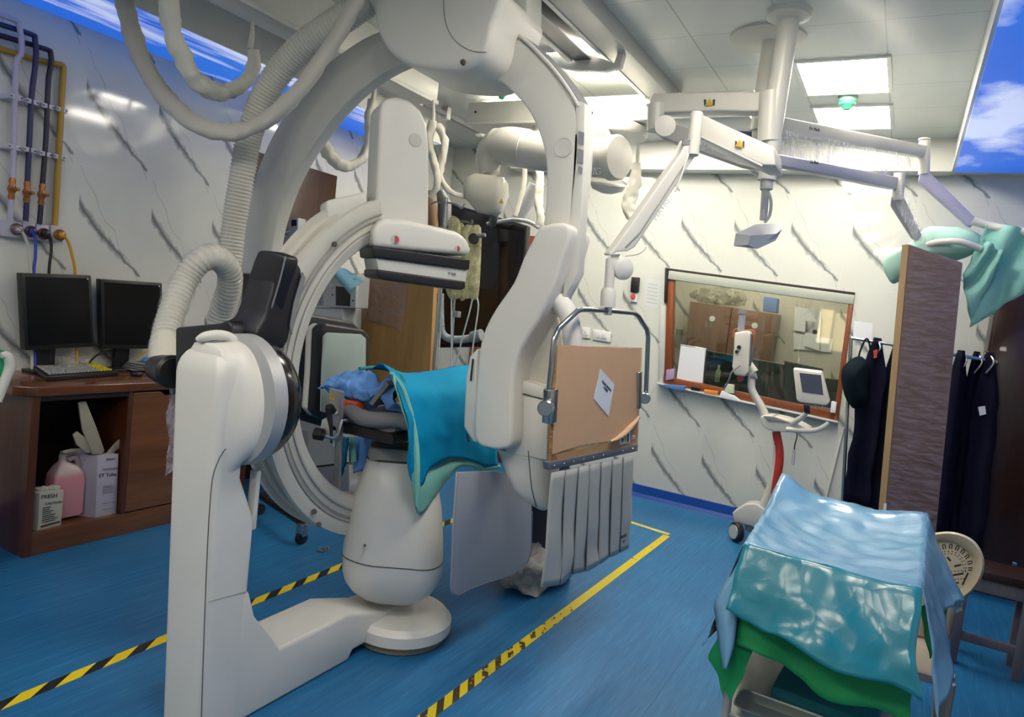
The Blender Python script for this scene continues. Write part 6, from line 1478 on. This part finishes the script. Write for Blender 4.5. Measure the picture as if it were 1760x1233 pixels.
# right side
fall('right_fall', brc, trc, on(1590, 1240, y=2.02), on(1634, 1052, y=2.95), (1, 0, 0), M_dr_top, .016, 7., par=dp, nu=30, hemf=lambda u: .15*math.sin(math.pi*min(1, u*1.0))**.8)
bm = B(); R_ = []
for k, (a, b) in enumerate((((1275, 951), (1283, 956)), ((1250, 992), (1276, 1004)), ((1228, 1034), (1268, 1054)), ((1230, 1068), (1265, 1085)), ((1235, 1110), (1260, 1118)), ((1242, 1150), (1250, 1150)))):
    R_.append([on(a[0]+(b[0]-a[0])*i/6, a[1]+(b[1]-a[1])*i/6, y=2.125+.03*(1-i/6)-.016*k-.02*math.sin(i/6*math.pi)) for i in range(7)])
R_ = [[V(q) for q in r] for r in zip(*[smooth2d([tuple(r[i]) for r in R_], 4, False) for i in range(7)])]
link('corner_fold', grid(bm, [list(r) for r in R_], .002), M_dr_top, dp, ang=180)
# far side
fall('back_fall', trc, tlc, trc+V((.03, .03, -.3)), tlc+V((-.03, .03, -.25)), (0, 1, 0), M_dr_top, .016, 9., par=dp)
gr = solo('green_drape', B() if False else grid(B(), patch([blc+V((.0, .02, -.05)), brc+V((0, .02, -.05)), low(1560, 1262, 2.06), low(1262, 1105, 2.10)], 24, 18, lambda p, u, v: crumple(p+V((0, -.02*math.sin(u*12), .015*v*math.sin(u*9))), .014, 7, 2.)), .003), M_green, 'green cloth hanging lower than the blue drape on the near side of the trolley', 'drape', ang=180)
link('left_flap', grid(B(), patch([tlc+V((.03, -.4, -.2)), blc+V((.012, .0, -.10)), low(1252, 1200, 2.14), low(1222, 1128, 2.16)], 12, 12, lambda p, u, v: crumple(p, .02, 7, 5.)), .003), M_green, gr)
link('corner_tail', grid(B(), patch([low(1262, 1055, 2.11), low(1310, 1090, 2.11), low(1262, 1204, 2.12), low(1221, 1135, 2.14)], 10, 12, lambda p, u, v: crumple(p, .014, 7, 5.)), .003), M_green, gr)
link('right_flap', grid(B(), patch([on(1590, 1045, y=2.5), on(1628, 1040, y=2.85), on(1628, 1075, y=2.85), on(1594, 1130, y=2.5)], 10, 10, lambda p, u, v: crumple(p, .02, 7, 8.)), .003), M_green, gr)
# things on the lower shelf
zsh = ZTt-.498
tp_ = on(1440, 1200, z=zsh+.04)
solo('folded_cloth', box(B(), (-.20, 2.28, zsh), (.10, 2.62, zsh+.06), rz=-.06, bw=.015), mat('folded_teal', '#0d6a78', .85, bump=.3), 'folded dark teal cloth on the lower shelf of the trolley', 'cloth')
ty = thing('steel_tray', 'shallow steel tray on the lower trolley shelf', 'tray', (-.17, 2.2, zsh))
link('tray', loft(B(), [rrect(-.16, 2.2, a, b, .03, z) for a, b, z in ((.11, .05, zsh+.001), (.13, .065, zsh+.03), (.135, .07, zsh+.03), (.125, .06, zsh+.024), (.105, .045, zsh+.006))]), mat('tray_grey', '#7f8a86', .3, .2), ty)

# ------------------------------------------------------------------ plastic chair
YCH = 3.35
ch = thing('plastic_chair', 'cream moulded plastic chair with pierced back beside the trolley', 'chair', (.33, YCH, 0))
M_ch = mat('chair_cream', '#b9ae96', .35, var=.04)
cn = V((-.35, -.94, .05)).normalized(); cp = on(1640, 975, y=YCH-.05)
def Cb(px, py, o=0.): return onp(px, py, cp+cn*o, cn)
rim = smooth2d([(1590, 925), (1615, 915), (1645, 916), (1672, 928), (1688, 950), (1692, 975), (1684, 1000), (1668, 1020), (1650, 1030), (1620, 1030), (1595, 1010), (1580, 965)], 5)
inn = smooth2d([(1598, 938), (1617, 931), (1642, 934), (1660, 945), (1672, 962), (1670, 985), (1660, 1003), (1648, 1014), (1620, 1016), (1603, 1000), (1594, 965)], 5)
n_ = len(rim); inn = [inn[int(i*len(inn)/n_)] for i in range(n_)]
bm = B(); rings = [[Cb(*p, 0) for p in rim], [Cb(*p, .02) for p in rim], [Cb((p[0]*.8+q[0]*.2), (p[1]*.8+q[1]*.2), .028) for p, q in zip(rim, inn)], [Cb(*q, .008) for q in inn], [Cb(*q, -.012) for q in inn], [Cb(*p, -.004) for p in rim]]
rings.append(rings[0]); skin_v = [[bm.verts.new(p) for p in r] for r in rings[:-1]]; skin_v.append(skin_v[0]); skin(bm, skin_v, False)
link('back_rim', bm, M_ch, ch, ang=60)
ci = (1632, 974)
# pierced panel: arches, dots and slanting bars as openings between ribs
t = NT('chair_panel'); t.set(col=srgb('#b9ae96'), rough=.35)
link('back_panel', prism(B(), [Cb(ci[0]+(p[0]-ci[0])*1.03, ci[1]+(p[1]-ci[1])*1.03, -.004) for p in inn], -cn*.006), t.m, ch)
M_hole = mat('opening_dark', '#2a201a', .8)
bm = B()
def slot(a, b, wpx):
    d = V((b[0]-a[0], b[1]-a[1], 0)).normalized(); nn2 = V((-d.y, d.x, 0))*wpx/2
    prism(bm, [Cb(a[0]+nn2.x, a[1]+nn2.y, -.0032), Cb(b[0]+nn2.x, b[1]+nn2.y, -.0032), Cb(b[0]-nn2.x, b[1]-nn2.y, -.0032), Cb(a[0]-nn2.x, a[1]-nn2.y, -.0032)], -cn*.0025)
for k in range(8):
    a = math.radians(-118+k*17); r0, r1 = 34, 41; cx, cy_ = 1630, 978
    for da in (-.055, .055): slot((cx+r0*math.cos(a+da), cy_+r0*math.sin(a+da)), (cx+r1*math.cos(a+da), cy_+r1*math.sin(a+da)), 2.0)
    slot((cx+(r1+1)*math.cos(a-.06), cy_+(r1+1)*math.sin(a-.06)), (cx+(r1+1)*math.cos(a+.06), cy_+(r1+1)*math.sin(a+.06)), 1.6)
for rr in (30, 26):
    for k in range(11):
        a = math.radians(-115+k*12.5); slot((1630+rr*math.cos(a)-1, 978+rr*math.sin(a)), (1630+rr*math.cos(a)+1.2, 978+rr*math.sin(a)), 1.6)
for a, b in (((1612, 958), (1630, 978)), ((1628, 958), (1634, 965)), ((1640, 974), (1652, 971)), ((1634, 990), (1656, 986)), ((1630, 1004), (1648, 1002)), ((1612, 976), (1624, 993)), ((1614, 1000), (1622, 1010)), ((1664, 985), (1654, 1006)), ((1632, 1013), (1642, 1013))): slot(a, b, 3.2)
for k in range(7):
    slot((1622+6*k, 984-.5*k), (1624+6*k, 984-.5*k), 2); slot((1626+5*k, 998-.5*k), (1628+5*k, 998-.5*k), 2)
link('openings', bm, M_hole, ch, label='dark openings pierced in the back')
sz = on(1620, 1100, y=YCH).z
sc_ = on(1629, 1098, y=YCH-.03)
link('seat', loft(B(), [rrect(sc_.x-.19, YCH-.22, .19, .20, .07, z, 0.1) for z in (sz-.03, sz-.006, sz)]), M_ch, ch)
for a, b in (((1640, 1026), (1622, 1098)), ((1596, 1018), (1580, 1090))):
    link('back_post', tube(B(), [Cb(*a), on((a[0]+b[0])/2-2, (a[1]+b[1])/2, y=YCH-.04), on(*b, y=YCH-.04)], [.03, .026, .022], 10, True, 3), M_ch, ch)
for dx, dy in ((-.012, -.04), (-.36, -.04), (-.012, -.40), (-.36, -.40)):
    p = V((sc_.x+dx, YCH+dy, sz-.01)); link('leg', tube(B(), [p, p.lerp(V((p.x+.01, p.y, 0)), .5), V((p.x+.02, p.y, 0))], [.024, .020, .016], 8), M_ch, ch)

# ------------------------------------------------------------------ right side, dark wood
M_dw = wood('dark_wood', '#1c0f0a', '#341c12', .35)
wr_ = thing('wardrobe', 'tall dark brown wooden wardrobe at the right edge behind the chair', 'wardrobe', (.9, 5.2, 0))
link('carcass', box(B(), (.47, 5.36, 0), (1.4, 5.6, 2.02), bw=.004), M_dw, wr_)
link('door', box(B(), (.485, 5.34, .08), (.95, 5.36, 1.98), bw=.003), wood('dark_door_wood', '#22110b', '#3c2014', .3), wr_)
link('door', box(B(), (.96, 5.34, .08), (1.39, 5.36, 1.98), bw=.003), wood('dark_door_wood', '#22110b', '#3c2014', .3), wr_)
cbn = thing('cabinet', 'dark wooden cabinet with a keyed door at the right edge', 'cabinet', (.9, 3.2, 0))
link('carcass', box(B(), (.74, 2.5, 0), (1.4, 3.9, .95), bw=.004), M_dw, cbn)
kc = on(1745, 970, x=.735); link('lock', cyl(B(), (.74, kc.y, kc.z), (.72, kc.y, kc.z), .012, seg=12), M_steel, cbn)
for i, (px, py) in enumerate(((1742, 994), (1755, 997))):
    a = on(px, py, x=.715); solo('key_tag', tube(B(), [a+V((0, 0, .022)), a+V((0, 0, -.022))], [.008, .010], 10), mat('tag_pink', '#d0417f', .5), 'pink key tag hanging at the cabinet lock, %s one' % ('near left' if i == 0 else 'further right'), 'key tag', 'pink key tags')
sto = thing('side_table', 'small dark-topped side table with grey wooden legs behind the chair', 'table', (.55, 4.2, 0))
M_gw = wood('grey_wood', '#4d4a52', '#6a6770', .6)
link('top', box(B(), (.40, 4.0, .45), (.72, 4.24, .49), bw=.004), wood('table_top_dark', '#22130e', '#352019', .4, 'y'), sto)
for x_ in (.42, .68):
    for y_ in (4.03, 4.21): link('leg', box(B(), (x_-.02, y_-.02, 0), (x_+.02, y_+.02, .45), bw=.003), M_gw, sto)
link('stretcher', box(B(), (.42, 4.02, .12), (.68, 4.05, .16), bw=.003), M_gw, sto); link('apron', box(B(), (.42, 4.02, .38), (.68, 4.04, .45), bw=.002), M_gw, sto)

for o in list(COL.objects):
    if o.parent is None and o.type in ('MESH', 'EMPTY') and 'kind' not in o and 'label' in o: o['kind'] = 'thing'
